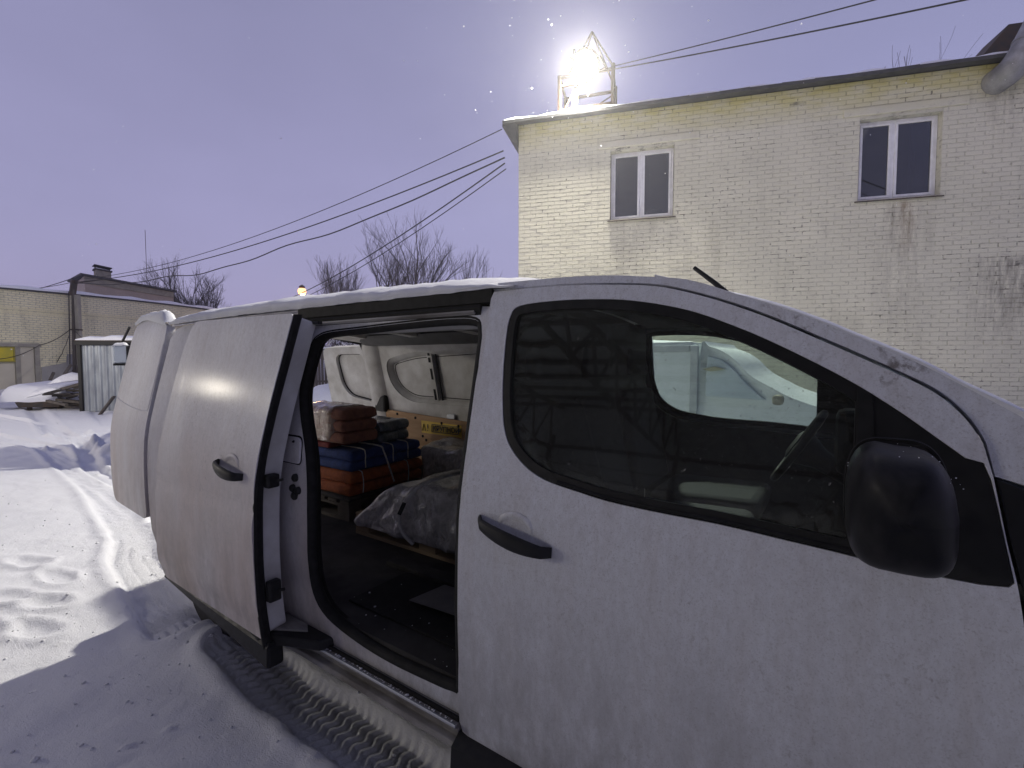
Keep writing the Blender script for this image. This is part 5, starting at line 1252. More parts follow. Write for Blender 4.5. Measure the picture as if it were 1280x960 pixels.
# far rear door, opened square to the body: pressed inner face towards us
def rd_profile(top=1.745): return rounded([(XR - .02, .60), (XR - .02, top), (XR - .70, top - .01), (XR - .73, 1.35), (XR - .73, .60)], [.03, .05, .10, .02, .05], 5)
rdf = sheet('rear_door', rd_profile(), [], .0, .012, M['paint'], van, True, dz=.12, dx=.2)
rin = inset(rd_profile(), .012)
win_b = rounded([(XR - .10, 1.22), (XR - .10, 1.66), (XR - .52, 1.66), (XR - .50, 1.36), (XR - .40, 1.26)], [.03, .06, .1, .1, .1], 6)
di = sheet('inner_panel', rin, [win_b], .055, .03, M['paint_in'], rdf, True, dz=.12, dx=.2, bevel=.008)
sheet('window_blank', inset(win_b, -.01), [], .045, .006, M['paint_in'], rdf, True, dz=.2, dx=.3, bevel=0)
vpart('blank_groove', MB().tube(on_side(inset(win_b, .004), .0535, True), .006, 5, closed=True), 'rubber', rdf, 60)
mb = MB(); mb.box(XR - .66, XR - .09, 2 * YC - 1.11 - .075, 2 * YC - 1.11 - .06, .65, 1.05); vpart('plywood_lining', mb, 'plywood', rdf, bevel=.003)
mb = MB()
for (x, z, r_) in ((-.56, 1.13, .022), (-.50, 1.20, .010), (-.64, 1.10, .012), (-.42, 1.24, .009), (-.36, 1.22, .009), (-.45, 1.215, .016), (-.30, 1.21, .007), (-.60, 1.28, .009)):
    mb.lathe((XR + x, 2 * YC - Yn(z) - .0555, z), (0, -1, 0), [(r_, -.003), (r_, .001), (r_ * .3, .0015)], 10)
vpart('panel_hole', mb, 'rubber', rdf)
# near rear door, opened a little past square; outer skin towards us
HX, HY = XR - .015, 0
def rdy(x, z): return Yn(z) + .010 + math.sin(R(3)) * (HX - x) + .05 * max(0, (HX - x) - .55) ** 2 * 4
rdn_o = rounded([(HX, .615), (HX - .005, 1.30), (HX - .012, 1.70), (HX - .04, 1.83), (HX - .48, 1.885), (HX - .70, 1.87), (HX - .755, 1.35), (HX - .77, .95), (HX - .73, .62)], [.08, .3, .05, .06, .1, .12, .3, .2, .09], 6)
rdn = sheet('rear_door', rdn_o, [], 0, .05, M['paint'], van, False, yf=rdy, dz=.06, dx=.12, bevel=.009)
crease = catmull([(HX - .745, 1.335), (HX - .45, 1.30), (HX - .25, 1.285), (HX - .06, 1.285), (HX - .025, 1.34), (HX - .02, 1.70)], 6)
vpart('pressed_crease', MB().tube([(x, rdy(x, z) + .0015, z) for x, z in crease], .0042, 5), 'paint', rdn, 60)
# --- sliding door, run back along the side
SO_ = -.148
sd_out = rounded([(-1.905, .46), (-1.902, 1.0), (-1.885, 1.40), (-1.838, 1.79), (-2.735, 1.797), (-2.79, 1.68), (-2.815, 1.45), (-2.835, 1.1), (-2.86, .80), (-2.90, .535), (-2.86, .478)], [.03, .2, .2, .03, .05, .1, .1, .1, .1, .035, .02], 5)
def sdy(x, z):
    def ss(a, b, v): t = min(1, max(0, (v - a) / (b - a))); return t * t * (3 - 2 * t)
    m_ = ss(-2.735, -2.70, x) * (1 - ss(-1.925, -1.89, x)) * ss(1.285, 1.32, z) * (1 - ss(1.695, 1.73, z))
    wv = .005 * math.exp(-((z - 1.00 - .02 * (x + 2.3)) / .045) ** 2) - .005 * math.exp(-((z - .93) / .06) ** 2)
    lowd = .010 * ss(.62, .56, z) * 0
    return Yn(z) + .0002 * m_ + wv + .010 * ss(.60, .52, z)
sdr = sheet('sliding_door', sd_out, [], SO_, .012, M['paint'], van, False, yf=sdy, dz=.05, dx=.10, bevel=.006, fine=[('z', 1.28, 1.34, .012), ('z', 1.69, 1.74, .012), ('x', -2.74, -2.69, .012), ('x', -1.93, -1.88, .012), ('z', .9, 1.1, .02)])
sd_in = rounded([(-1.913, .47), (-1.910, 1.0), (-1.893, 1.40), (-1.847, 1.78), (-2.72, 1.785), (-2.80, 1.45), (-2.84, .80), (-2.85, .50)], [.03, .2, .2, .03, .06, .1, .1, .1], 5)
sheet('inner_frame', sd_in, [], SO_ + .042, .072, M['paint_in'], sdr, dz=.1, dx=.3, bevel=.012)
edge = catmull([(-1.845, 1.785), (-1.874, 1.55), (-1.891, 1.40), (-1.905, 1.2), (-1.909, 1.0), (-1.911, .8), (-1.912, .6), (-1.915, .40)], 6)
mb = MB(); rows = []
for x, z in edge:
    y = Yn(z) + SO_; rows.append([(x + .0, y + .004, z), (x + .010, y + .003, z), (x + .018, y + .012, z), (x + .018, y + .032, z), (x + .010, y + .040, z), (x - .006, y + .040, z)])
mb.quad_grid(rows); mb.f.append(tuple(range(6))); n6 = len(rows); mb.f.append(tuple((n6 - 1) * 6 + i for i in range(6))[::-1])
vpart('door_seal', mb, 'rubber', sdr, 40)
for z, L in ((1.115, .055), (.665, .085)):
    y = Yn(z) + SO_; mb = MB(); mb.box(-1.900, -1.862, y + .036, y + .088, z - L / 2, z + L / 2); vpart('edge_latch', mb, 'black', sdr, bevel=.008)
    mb = MB(); mb.bar((-1.864, y + .075, z), (-1.847, y + .09, z + .004), .010); vpart('latch_pin', mb, 'black', sdr)
handle(sdr, -2.195, -1.985, 1.163, 1.128, SO_)
mb = MB(); rows = []
for x in np.linspace(-2.88, -1.885, 8):
    k = (x + 2.88) / .995; h0 = .505 - .045 * k + .004; dz_ = .035 + .075 * k
    y = Yn(.45) + SO_
    rows.append([(x, y + .05, h0 - .014), (x, y + .018, h0 - .016), (x, y + .008, h0 - .030), (x, y + .006, h0 - dz_), (x, y + .05, h0 - dz_ - .01)])
mb.quad_grid(rows); mb.f.append((0, 1, 2, 3, 4)); mb.f.append(tuple(35 + i for i in range(5)))
vpart('lower_trim', mb, 'black', sdr, 30)
mb = MB(); y = Yn(.4) + SO_; mb.box(-1.925, -1.878, y + .000, y + .070, .345, .44); vpart('trim_end', mb, 'black', sdr, bevel=.012)
# upper hinge link in the gap beside the roof
mb = MB(); mb.bar((-1.80, 1.20, 1.755), (-2.0, 1.235, 1.765), .02, .012); vpart('upper_arm', mb, 'black', van)
# frozen droplets on the sliding door that catch the yard lamp
dr_ = random.Random(17); mb = MB()
def bead(c, r):
    b = len(mb.v); n = 6
    for k in range(n): a = 2 * math.pi * k / n; mb.v.append((c[0] + r * math.cos(a), c[1] + .001, c[2] + r * math.sin(a)))
    for k in range(n): a = 2 * math.pi * k / n; mb.v.append((c[0] + r * .6 * math.cos(a), c[1] - r * .55, c[2] + r * .6 * math.sin(a)))
    mb.v.append((c[0], c[1] - r * .75, c[2]))
    for k in range(n): l = (k + 1) % n; mb.f.append((b + k, b + l, b + n + l, b + n + k)); mb.f.append((b + n + k, b + n + l, b + 2 * n))
for i in range(800):
    x = dr_.uniform(-2.76, -1.97); z = 1.36 + .05 * (x + 2.35) + dr_.gauss(0, .07)
    if i % 3 == 0: x, z = dr_.uniform(-2.76, -1.95), dr_.uniform(.75, 1.75)
    bead((x, sdy(x, z) + SO_, z), dr_.uniform(.0006, .0017))
M['ice'] = mat('frozen_droplet', (.62, .62, .64), rough=.08, spec=.6)
o = vpart('frozen_droplets', mb, 'ice', sdr, 60); o['kind'] = 'stuff'
# --- wheels
for wx in (.80, -2.98):
    for wy, s in ((1.16 if wx > 0 else 1.24, 1), (2 * YC - 1.16, -1)):
        w_ = bpy.data.objects.new('wheel', None); col.objects.link(w_); w_.parent = van; w_.location = (wx, wy, .325)
        mb = MB(); mb.lathe((0, 0, 0), (0, s, 0), [(.2, .01), (.30, .0), (.335, .03), (.338, .11), (.335, .19), (.30, .22), (.2, .21)], 32); vpart('tyre', mb, 'tyre', w_, 40)
        mb = MB(); mb.lathe((0, 0, 0), (0, s, 0), [(.05, -.01), (.12, .0), (.19, .012), (.20, .03)], 24); vpart('rim', mb, 'steel', w_, 40)
        mb = MB(); rows = [[(.40 * math.cos(a), s * b, .40 * math.sin(a)) for b in (.02, .30)] for a in np.linspace(R(-5), R(185), 14)]
        mb.quad_grid(rows); vpart('wheel_arch', mb, 'black', w_, 60)
mb = MB(); mb.box(-3.45, 1.45, 1.42, 2 * YC - 1.42, .24, .475); vpart('underbody', mb, 'black', van)
# --- cab interior
mb = MB(); rows = []
for y in np.linspace(1.30, 2 * YC - 1.30, 12):
    hb = .07 * math.exp(-((y - 2.58) / .22) ** 2)
    rows.append([(.18, y, .62), (.10, y, .92), (.12, y, 1.08 + hb), (.20, y, 1.19 + hb), (.42, y, 1.215 + hb * .4), (.80, y, 1.17)])
mb.quad_grid(rows); dsh = vpart('dashboard', mb, 'dash', van, 50)
mb = MB(); mb.box(-.97, .5, 1.2, 2 * YC - 1.2, .5, .555); vpart('cab_floor', mb, 'dash', van)
swc, sax = Vector((-.16, 2.58, 1.20)), Vector((.86, 0, -.52)).normalized()
sx_, sy_ = Vector((0, 1, 0)), sax.cross(Vector((0, 1, 0))).normalized()
ring = [swc + (sx_ * math.cos(a) + sy_ * math.sin(a)) * .185 for a in np.linspace(0, 2 * math.pi, 33)[:-1]]
stw = vpart('steering_wheel', MB().tube(ring, .017, 8, closed=True), 'black', van, 60)
mb = MB(); mb.lathe(swc, sax, [(.05, -.03), (.075, -.02), (.08, .03), (.05, .10), (.04, .30)], 16); vpart('hub', mb, 'black', stw, 50)
mb = MB()
for a in (0, math.pi, -math.pi / 2): mb.bar(swc, swc + (sx_ * math.cos(a) + sy_ * math.sin(a)) * .18, .03, .015)
vpart('spoke', mb, 'black', stw)
mb = MB(); mb.box(-.02, .08, 2.28, 2.48, 1.14, 1.40); vpart('instrument_hood', mb, 'black', dsh, bevel=.035)
mb = MB(); mb.tube([(.30, 1.95, 1.20), (.24, 1.95, 1.30), (.22, 1.95, 1.34)], .012, 6); mb.obox((.20, 1.90, 1.30), (.02, 0, .01), (0, .10, 0), (-.03, 0, .17)); vpart('phone_holder', mb, 'black', dsh)
def seat(y0, y1, dx=0.0):
    st = bpy.data.objects.new('seat', None); col.objects.link(st); st.parent = van; st.location = (0, 0, 0)
    mb = MB(); mb.hexa([(-.80, y0, .80), (-.30, y0, .83), (-.30, y1, .83), (-.80, y1, .80), (-.80, y0, .95), (-.28, y0, .97), (-.28, y1, .97), (-.80, y1, .95)]); vpart('cushion', mb, 'seatcloth', st, 60, .05, 3)
    mb = MB(); mb.hexa([(-.90, y0, .93), (-.72 - dx, y0, .93), (-.72 - dx, y1, .93), (-.90, y1, .93), (-.96, y0 + .03, 1.44), (-.86 - dx * .6, y0 + .03, 1.44), (-.86 - dx * .6, y1 - .03, 1.44), (-.96, y1 - .03, 1.44)]); vpart('backrest', mb, 'seatcloth', st, 60, .04, 3)
    ym = (y0 + y1) / 2
    mb = MB(); mb.hexa([(-.955, ym - .13, 1.52), (-.88 - dx * .4, ym - .13, 1.52), (-.88 - dx * .4, ym + .13, 1.52), (-.955, ym + .13, 1.52), (-.955, ym - .11, 1.66), (-.89 - dx * .4, ym - .11, 1.66), (-.89 - dx * .4, ym + .11, 1.66), (-.955, ym + .11, 1.66)]); vpart('headrest', mb, 'seatcloth', st, 60, .035, 3)
seat(1.34, 1.80); seat(1.82, 2.26, .10); seat(2.34, 2.82, .10)
mb = MB(); rows = [[(x, YC + t * (YC - 1.32), 1.785 + .05 * (1 - t * t)) for x in (-.96, -.6, -.36)] for t in np.linspace(-1, 1, 9)]
mb.quad_grid(rows); vpart('cab_headlining', mb, 'headliner', van, 60)
mb = MB(); mb.box(-.30, -.10, YC + .3, YC + .75, 1.66, 1.76); vpart('sun_visor', mb, 'headliner', van, bevel=.01)

# ================================================================== CARGO
def puff(x0, x1, y0, y1, z0, z1, n=(14, 14, 6), e=6.0, lump=.008, freq=9, seed=0, slant=None):
    """a soft cloth block: rounded box with uneven faces"""
    bm = bmesh.new(); nx, ny, nz = n
    idx = {}
    c = Vector(((x0 + x1) / 2, (y0 + y1) / 2, (z0 + z1) / 2)); h = Vector(((x1 - x0) / 2, (y1 - y0) / 2, (z1 - z0) / 2))
    hm = min(h); rad = min(hm * .85, .05)
    def vert(i, j, k):
        if (i, j, k) in idx: return idx[(i, j, k)]
        def f(t): t = 2 * t - 1; return math.copysign(1 - (1 - abs(t)) ** 1.35, t)
        p = Vector((f(i / nx) * h.x, f(j / ny) * h.y, f(k / nz) * h.z))
        q = Vector([max(-hh + rad, min(hh - rad, v)) for hh, v in zip(h, p)]); d = p - q
        if d.length > 1e-6:
            m = max(abs(v) for v in d) / rad
            p = q + d.normalized() * rad * m
        w = p + c; s = Vector((seed * 3.1, seed * 1.7, seed * 2.3))
        nn = noise.noise(w * freq + s) + .5 * noise.noise(w * freq * 2.3 + s)
        dirn = (Vector((p.x / h.x, p.y / h.y, p.z / h.z)))
        w += dirn.normalized() * nn * lump * (0 if k == 0 else 1)
        if slant: w = slant(w)
        v = bm.verts.new(w); idx[(i, j, k)] = v; return v
    for a in range(nx):
        for b in range(ny):
            bm.faces.new([vert(a, b, 0), vert(a, b + 1, 0), vert(a + 1, b + 1, 0), vert(a + 1, b, 0)]); bm.faces.new([vert(a, b, nz), vert(a + 1, b, nz), vert(a + 1, b + 1, nz), vert(a, b + 1, nz)])
    for a in range(nx):
        for k in range(nz):
            bm.faces.new([vert(a, 0, k), vert(a + 1, 0, k), vert(a + 1, 0, k + 1), vert(a, 0, k + 1)]); bm.faces.new([vert(a, ny, k), vert(a, ny, k + 1), vert(a + 1, ny, k + 1), vert(a + 1, ny, k)])
    for b in range(ny):
        for k in range(nz):
            bm.faces.new([vert(0, b, k), vert(0, b, k + 1), vert(0, b + 1, k + 1), vert(0, b + 1, k)]); bm.faces.new([vert(nx, b, k), vert(nx, b + 1, k), vert(nx, b + 1, k + 1), vert(nx, b, k + 1)])
    return bm
def pallet(label, x0, x1, y0, y1, z, m, group='wooden pallets on the cargo floor'):
    p = thing('wooden_pallet', label, 'pallet', group); h = .13
    for i in range(3):
        for j in range(3):
            xa = x0 + (x1 - x0 - .12) * i / 2; ya = y0 + (y1 - y0 - .10) * j / 2
            mb = MB(); mb.box(xa, xa + .12, ya + .002, ya + .10, z + .022, z + .09); obj('block', mb, M[m], p)
    for j in range(3):
        ya = y0 + (y1 - y0 - .10) * j / 2
        mb = MB(); mb.box(x0, x1, ya, ya + .10, z + .0, z + .021); obj('bottom_board', mb, M[m], p)
        mb = MB(); mb.box(x0, x1, ya, ya + .10, z + .091, z + .108); obj('stringer', mb, M[m], p)
    n = 7
    for i in range(n):
        xa = x0 + (x1 - x0 - .095) * i / (n - 1); mb = MB(); mb.box(xa, xa + .095, y0, y1, z + .109, z + h); obj('deck_board', mb, M[m], p, bevel=.002)
    return p
ZF = .546
pallet('dark wooden pallet under the orange and blue folded blankets', -3.50, -2.62, 1.93, 2.60, ZF, 'wood')
dk = thing('grey_blanket_bundle', 'dark grey folded blankets lying directly on the pallet under the orange ones', 'blankets', 'folded blanket bundles')
obj('folded_blanket', puff(-3.48, -2.60, 1.92, 2.60, ZF + .131, ZF + .158, lump=.006, seed=9), mat('dark_blanket', (.05, .045, .045), (.03, .03, .03), 20, .9, bmp=.4), dk, 60)
ob = thing('orange_blanket_bundle', 'two folded orange blankets tied with thin white string, below the blue ones', 'blankets', 'folded blanket bundles')
obj('folded_blanket', puff(-3.48, -2.61, 1.93, 2.60, .703, .783, seed=1, lump=.012), M['orange'], ob, 60); obj('folded_blanket', puff(-3.47, -2.60, 1.94, 2.59, .781, .862, seed=2, lump=.012), M['orange'], ob, 60)
bb = thing('blue_blanket_bundle', 'two folded blue blankets tied with thin white string on top of the orange ones', 'blankets', 'folded blanket bundles')
obj('folded_blanket', puff(-3.20, -2.62, 1.95, 2.60, .862, .932, seed=3), M['bluecloth'], bb, 60); obj('folded_blanket', puff(-3.18, -2.625, 1.96, 2.59, .930, .998, seed=4), M['bluecloth'], bb, 60)
rb = thing('red_blanket_bundle', 'dark red folded blanket peeping out under the film-wrapped brown ones', 'blankets', 'folded blanket bundles')
obj('folded_blanket', puff(-3.45, -2.86, 1.955, 2.25, .998, 1.038, seed=5), M['red'], rb, 60)
def string(par, x, y0, z0, z1, y1=None, r=.004, cut=True):
    """string round the end face (+X) of a bundle: across the top, down the face"""
    pts = [(x - .25, y0, z1 + .006), (x - .03, y0, z1 + .008), (x + .006, y0, z1 - .02), (x + .010, y0 + (.0 if y1 is None else y1), (z0 + z1) / 2), (x + .006, y0 + .002, z0 + .02)]
    obj('string', MB().tube(catmull(pts, 4), r, 5), M['strap'], par, 60)
for y in (2.02, 2.42): string(ob, -2.598, y, .703, .862, .004)
for y in (2.06, 2.30, 2.44): string(bb, -2.618, y, .862, .998, -.003)
obj('string', MB().tube(catmull([(-2.9, 2.2, 1.006), (-2.64, 2.2, 1.006), (-2.605, 2.21, .97), (-2.585, 2.24, .86), (-2.57, 2.27, .75)], 5), .006, 6), M['strap'], bb, 60)
brb = thing('brown_blanket_bundle', 'stack of three folded brown blankets wrapped in shiny clear plastic', 'blankets', 'folded blanket bundles')
for k in range(3): obj('folded_blanket', puff(-3.34, -2.69 - .006 * k, 1.952, 2.25, 1.038 + .079 * k, 1.117 + .079 * k, seed=20 + k, lump=.012), M['brown'], brb, 60)
fw = obj('plastic_wrap', puff(-3.37, -2.80, 1.938, 2.262, 1.036, 1.285, n=(26, 16, 12), seed=31, lump=.012, freq=16), M['film_brown'], brb, 60)
gb = thing('grey_blue_blanket_bundle', 'two folded grey-blue blankets in clear plastic beside the brown bundle', 'blankets', 'folded blanket bundles')
for k in range(2): obj('folded_blanket', puff(-3.25, -2.71, 2.27, 2.56, .999 + .078 * k, 1.078 + .078 * k, seed=40 + k, lump=.012), M['film_blue'], gb, 60)
pallet('pale wooden pallet under the film-wrapped load by the door', -2.42, -1.22, 1.83, 2.45, ZF, 'palewood')
wl = thing('film_wrapped_load', 'grey film-wrapped load with a white strap on the pallet by the open door', 'wrapped load')
def sl(w):
    t = (w.z - .64) / .28; w.x += max(0, t) * .26 * max(0, min(1, (-1.9 - w.x) / .5)); w.z -= .05 * max(0, t) * max(0, math.sin(w.x * 5)) ; w.y += .05 * t
    return w
obj('bale', puff(-2.41, -1.20, 1.80, 2.46, .600, .915, n=(44, 22, 16), seed=51, lump=.035, freq=5, slant=sl), M['film_grey'], wl, 60)
st_pts = [(-1.80, 2.30, .945), (-1.80, 2.0, .955), (-1.84, 1.845, .935), (-1.90, 1.785, .87), (-1.945, 1.762, .80), (-1.945, 1.750, .73), (-1.91, 1.748, .67), (-1.85, 1.760, .625)]
obj('strap', MB().tube(catmull(st_pts, 6), .0105, 6), M['strap'], wl, 60)
obj('strap_buckle', MB().bar((-1.925, 1.772, .835), (-1.948, 1.754, .77), .030, .022), M['black'], wl, bevel=.003)
fb = thing('far_wrapped_bundle', 'low lumpy film-wrapped bundle against the plywood side of the cargo space', 'wrapped load')
obj('bale', puff(-2.55, -1.25, 2.50, 2.84, ZF + .002, .985, n=(24, 12, 12), seed=61, lump=.05, freq=5), M['film_grey'], fb, 60)
o = obj('cardboard_sheet', MB().hexa([(-1.50, 1.40, .5725), (-1.24, 1.42, .5725), (-1.22, 1.60, .5725), (-1.47, 1.59, .5725), (-1.50, 1.40, .576), (-1.24, 1.42, .576), (-1.22, 1.60, .576), (-1.47, 1.59, .576)]), M['card'], None); tag(o, 'grey cardboard sheet lying on the dark cargo floor by the door', 'cardboard')

# ================================================================== SNOW ON THE VAN
def snow_ridge():
    rows = []; xs = np.linspace(XR + .02, -.86, 150)
    for i, x in enumerate(xs):
        t = (x + 3.5) / 2.65; h = (.030 + .018 * math.sin(3.0 * t + .4) + .008 * noise.noise(Vector((x * 5, 0, 0))) + .006 * noise.noise(Vector((x * 19, 3, 0)))) * min(1, (x - XR) / .12 + .1) * min(1, max(0, (-.86 - x) / .30)) ** .7
        h = max(h, .0015); ed = .012 * noise.noise(Vector((x * 6, 9, 1))) + .006 * noise.noise(Vector((x * 24, 9, 1)))
        zb = 1.836 - .014 * max(0, (-2.6 - x)); row = []
        for dy, dz in ((1.256 + ed, -.004), (1.250 + ed, h * .25), (1.255 + ed, h * .65), (1.275 + ed, h * .95), (1.33, h + .016), (1.45, h + .045), (1.75, h + .070), (YC, h + .078), (2.4, h + .07), (2.7, h + .045), (2.80, h + .018), (2.86, h * .6), (2.865, -.004)):
            row.append((x, dy, zb + dz + .004 * noise.noise(Vector((x * 12, dy * 12, 4)))))
        rows.append(row)
    return MB().quad_grid(rows)
o = obj('roof_snow', snow_ridge(), M['snow'], None, 70); tag(o, 'ridge of fresh snow along the roof edge of the near white van', 'snow', kind='stuff')
def frost_sheet():
    """dusting of snow on the front of the roof and the windscreen edge"""
    rows = []
    for (x, z) in ((-.95, 1.842), (-.6, 1.838), (-.42, 1.838)):
        rows.append([(x, YC + t * (YC - 1.27), z + .07 * (1 - abs(t) ** 3) + .010 + .004 * noise.noise(Vector((x * 9, t * 20, 0)))) for t in np.linspace(-1, 1, 30)])
    return MB().quad_grid(rows)
rows = []
for i in range(60):
    t = i / 59; pz = []
    j = t * (len(ws) - 1); k = min(len(ws) - 2, int(j)); f_ = j - k
    x = ws[k][0] * (1 - f_) + ws[k + 1][0] * f_; z = ws[k][1] * (1 - f_) + ws[k + 1][1] * f_
    tp = min(1, t * 5); y0 = Yn(z) + .012; e_ = (.010 + .006 * noise.noise(Vector((x * 14, 0, 2)))) * tp - .014 * (1 - tp)
    rows.append([(x, y0 - .004, z - .012), (x, y0 - .006, z - .002 + e_ * .4), (x, y0 + .008, z + .002 + e_ * .6), (x + .006, y0 + .10, z - .002 + e_ * .8), (x + .012, y0 + .25, z - .004 + .5 * e_), (x + .018, y0 + .35, z - .009)])
o = obj('windscreen_snow', MB().quad_grid(rows), M['snow'], None, 70); tag(o, 'thin frozen snow along the windscreen pillar of the near white van', 'snow', kind='stuff')
rows = []
for i in range(40):
    t = i / 39; s_ = .03 + .67 * t; x = HX - s_
    zt = 1.83 + (1.885 - 1.83) * min(1, max(0, (s_ - .03) / .42)) - .018 * max(0, (s_ - .55) / .1); y = rdy(x, zt)
    h = (.060 + .02 * math.sin(t * 5 + 1) + .016 * noise.noise(Vector((x * 14, 1, 1))) + .012 * noise.noise(Vector((x * 41, 5, 1)))) * min(1, t * 5 + .15) * min(1, (1 - t) * 5 + .2)
    rows.append([(x, y - .014, zt - .012), (x, y - .020, zt + h * .4), (x, y - .004, zt + h * .85), (x, y + .03, zt + h), (x, y + .058, zt + h * .7), (x, y + .066, zt - .012)])
o = obj('door_snow', MB().quad_grid(rows), M['snow'], None, 70); tag(o, 'thick roll of snow on top of the open near rear door', 'snow', kind='stuff')
fl_r = random.Random(77); mb = MB()
def blob(p, r, n=5):
    b = len(mb.v); mb.v += [tuple(p + Vector(v) * r) for v in ((1, 0, 0), (0, 1, 0), (-1, 0, 0), (0, -1, 0), (0, 0, 1.0), (0, 0, -1.0))]
    mb.f += [tuple(b + i for i in f) for f in ((0, 1, 4), (1, 2, 4), (2, 3, 4), (3, 0, 4), (1, 0, 5), (2, 1, 5), (3, 2, 5), (0, 3, 5))]
for i in range(46):
    a = fl_r.uniform(0, 2 * math.pi)
    x = C0.x + fl_r.uniform(-.07, .07); z = C0.z + .095 - abs(x - C0.x) ** 2 * 9 + fl_r.uniform(-.05, .004) * abs(fl_r.gauss(0, .6)); y = C0.y - .085 + fl_r.uniform(0, .12)
    blob(Vector((x, y, z)), fl_r.uniform(.0005, .0015))
o = obj('mirror_snow_grains', mb, M['snow'], None); tag(o, 'grains of snow caught on the black mirror shell', 'snow', kind='stuff')
mb = MB()
for i in range(560):
    if i < 110:      # in the beam around the lamp
        p = LC + Vector((fl_r.gauss(.1, 1.25), fl_r.gauss(-1.0, 1.2), fl_r.gauss(.1, 1.1))); r = fl_r.choice((.005, .006, .008, .012, .018)) * fl_r.uniform(.8, 1.2)
    else:
        d = fl_r.uniform(2.2, 12); rr_ = fl_r.uniform(-1.1, 1.1) * d; p = G(rr_, d, fl_r.uniform(.3, 1.6 + .8 * d)); r = fl_r.uniform(.0022, .0042)
        if -4.5 < p.x < 1.5 and 1.0 < p.y < 3.2 and p.z < 2.0: continue
    blob(p, r)
o = obj('falling_snow', mb, M['snow'], None); tag(o, 'snowflakes drifting through the floodlight beam and the yard', 'snow', kind='stuff')

# ================================================================== THE STEEL CANOPY BEHIND THE PHOTOGRAPHER (seen as reflections)
cano = thing('steel_canopy', 'open steel canopy with lattice trusses, mirrored in the van door glass', 'canopy')
CZ = 5.2
def sbar(name, a, b, t, m='dark_steel', par=cano): return obj(name, MB().bar(a, b, t), M[m], par)
for x in (-13, -8.6, -4.2, .2, 4.6, 9):
    for y in (-2.4, -12.5): sbar('post', (x, y, -.1), (x, y, CZ), .16)
    tr = sbar('truss', (x, -1.6, CZ - .118), (x, -13, CZ + 1.25), .12); tb_ = MB()
    for k in range(7):
        ya, yb = -3.6 - k * 1.27, -3.6 - (k + 1) * 1.27; za, zb_ = CZ + .05 + (-3.0 - ya) * .12, CZ + .05 + (-3.0 - yb) * .12
        tb_.bar((x, ya, CZ - .55), (x, yb, CZ - .55), .09); tb_.bar((x, ya, CZ - .55), (x, (ya + yb) / 2, (za + zb_) / 2 - .06), .06); tb_.bar((x, (ya + yb) / 2, (za + zb_) / 2 - .06), (x, yb, CZ - .55), .06)
    obj('lattice', tb_, M['dark_steel'], tr)
for k in range(10):
    y = -1.8 - k * 1.2; sbar('purlin', (-13.5, y, CZ + .17 + (-3.0 - y) * .12), (9.5, y, CZ + .17 + (-3.0 - y) * .12), .10)
mb = MB(); mb.hexa([(-13.8, -1.3, CZ + .05), (9.8, -1.3, CZ + .05), (9.8, -13.4, CZ + 1.50), (-13.8, -13.4, CZ + 1.50), (-13.8, -1.3, CZ + .09), (9.8, -1.3, CZ + .09), (9.8, -13.4, CZ + 1.54), (-13.8, -13.4, CZ + 1.54)])
obj('roof_sheet', mb, M['steel'], cano)
for k in range(5): sbar('wall_rail', (-13, -12.6, .6 + k * 1.05), (9, -12.6, .6 + k * 1.05), .12)
mb = MB(); mb.box(-13.2, 9.2, -12.84, -12.74, -.1, CZ + 1.3); obj('added_back_wall', mb, M['steel'], cano)  # unseen wall added to darken the glass reflections and the van's near side
yl = thing('yard_floodlight', 'warm double floodlight on a steel post, mirrored in the sliding door', 'floodlight')
sbar('post', (-19.2, -7.6, -.1), (-19.2, -7.6, 4.6), .14, par=yl); sbar('crossbar', (-20.5, -6.6, 4.4), (-17.8, -8.7, 4.4), .09, par=yl)
for k, (x, y_) in enumerate(((-20.4, -6.6), (-17.9, -8.6))):
    c = Vector((x, y_, 4.15)); dvec = (Vector((-2, 8, 1.5)) - c).normalized()
    mb = MB(); mb.lathe(c, dvec, [(.05, -.16), (.11, -.13), (.15, .0), (.14, .004)], 20); obj('lamp_housing', mb, M['dark_steel'], yl, 40)
    mb = MB(); mb.lathe(c, dvec, [(.02, .012), (.08, .010), (.098, .004), (.10, -.004)], 20); obj('lens', mb, M['yard_lens'], yl, 60)
    ld3 = bpy.data.lights.new('yard_beam', 'SPOT'); ld3.energy = 1300; ld3.color = (1, .92, .78); ld3.spot_size = R(150); ld3.spot_blend = .5; ld3.shadow_soft_size = .30
    lo3 = bpy.data.objects.new('yard_beam', ld3); col.objects.link(lo3); lo3.location = c + dvec * .1; lo3.rotation_euler = (-dvec).to_track_quat('Z', 'Y').to_euler(); lo3.parent = yl

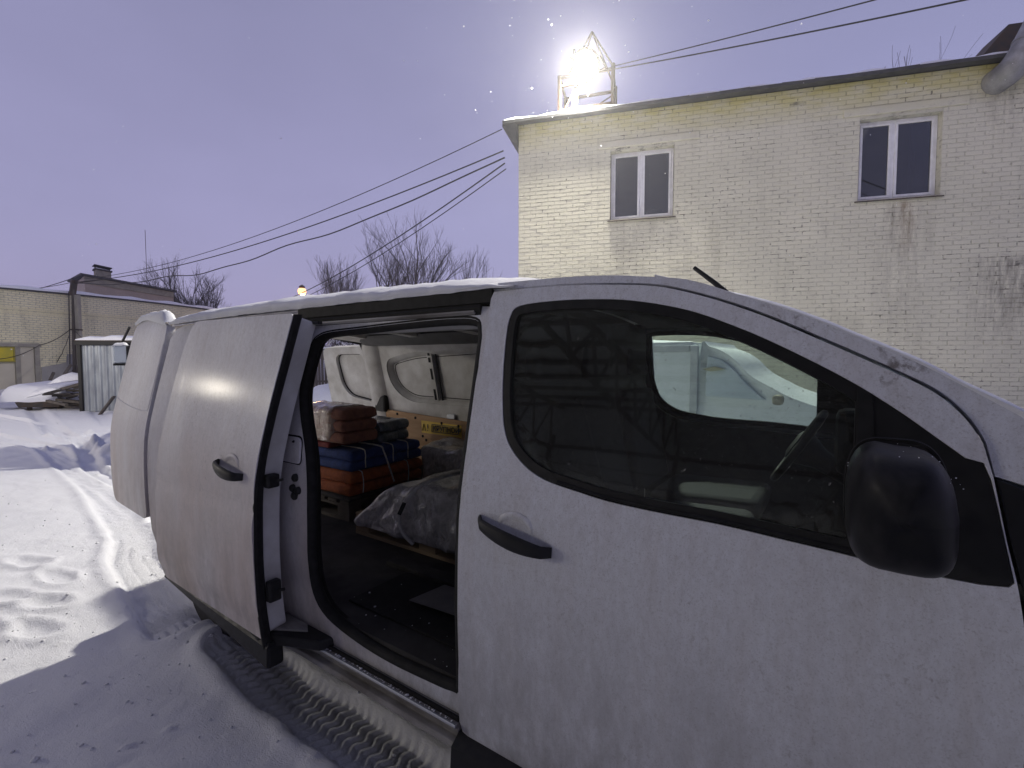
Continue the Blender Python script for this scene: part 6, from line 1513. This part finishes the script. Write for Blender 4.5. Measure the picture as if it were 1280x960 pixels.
cr_ = random.Random(21); mb = MB(); px_, py_, ps_ = [], [], []
for i in range(620):
    if i < 330: x_, y_ = cr_.uniform(-4.6, -.6), cr_.uniform(-.6, 1.5)
    else: x_, y_ = cr_.gauss(-4.6, 1.6), cr_.gauss(1.0, .6)
    px_.append(x_); py_.append(y_); ps_.append(abs(cr_.gauss(0, .0045)) + .002)
hz_ = ground_height(np.array(px_), np.array(py_))
for x_, y_, r_, z_ in zip(px_, py_, ps_, hz_):
    b = len(mb.v); c = Vector((x_, y_, float(z_) + r_ * .2))
    mb.v += [tuple(c + Vector(v) * r_ * cr_.uniform(.7, 1.35)) for v in ((1, 0, 0), (0, 1, 0), (-1, 0, 0), (0, -1, 0), (.2, .1, .8), (0, 0, -1.0))]
    mb.f += [tuple(b + i for i in f) for f in ((0, 1, 4), (1, 2, 4), (2, 3, 4), (3, 0, 4), (1, 0, 5), (2, 1, 5), (3, 2, 5), (0, 3, 5))]
o = obj('snow_crumbs', mb, M['snow'], None, 179); tag(o, 'crumbs of snow scattered over the yard beside the van', 'snow', kind='stuff')

mb = MB(); cr_ = random.Random(33)
for i in range(150):
    if i < 22: x_, y_, z_ = cr_.uniform(-1.75, -1.0), 1.19 + abs(cr_.gauss(0, .12)), .5455
    else: x_, y_, z_ = cr_.uniform(-1.9, -1.0), cr_.uniform(1.120, 1.128), .4335
    r_ = abs(cr_.gauss(0, .0022)) + .001; c = Vector((x_, y_, z_))
    if z_ > .5 and y_ > 1.28: c.z = .558 if y_ < 1.615 else .5735
    b = len(mb.v); mb.v += [tuple(c + Vector(v) * r_ * cr_.uniform(.6, 1.4)) for v in ((1, 0, 0), (0, 1, 0), (-1, 0, 0), (0, -1, 0), (.2, .1, .6), (0, 0, -.3))]
    mb.f += [tuple(b + i for i in f) for f in ((0, 1, 4), (1, 2, 4), (2, 3, 4), (3, 0, 4), (1, 0, 5), (2, 1, 5), (3, 2, 5), (0, 3, 5))]
o = obj('tracked_snow', mb, M['snow'], None, 179); tag(o, 'bits of snow lying on the sill rail and floor edge of the near van', 'snow', kind='stuff')

# ------------------------------------------------------------------ snow-laden air
hz = bpy.data.materials.new('snow_haze'); hz.use_nodes = True; hn = hz.node_tree; hn.nodes.clear()
ho = hn.nodes.new('ShaderNodeOutputMaterial'); hv = hn.nodes.new('ShaderNodeVolumePrincipled')
hv.inputs['Color'].default_value = (.92, .92, .95, 1); hv.inputs['Density'].default_value = .0016; hv.inputs['Anisotropy'].default_value = .77
hn.links.new(hv.outputs[0], ho.inputs['Volume'])
o = obj('haze', MB().box(-430, 430, -430, 430, -1.2, 17), hz, None); o['kind'] = 'stuff'; o['label'] = 'thin snowy air over the yard'
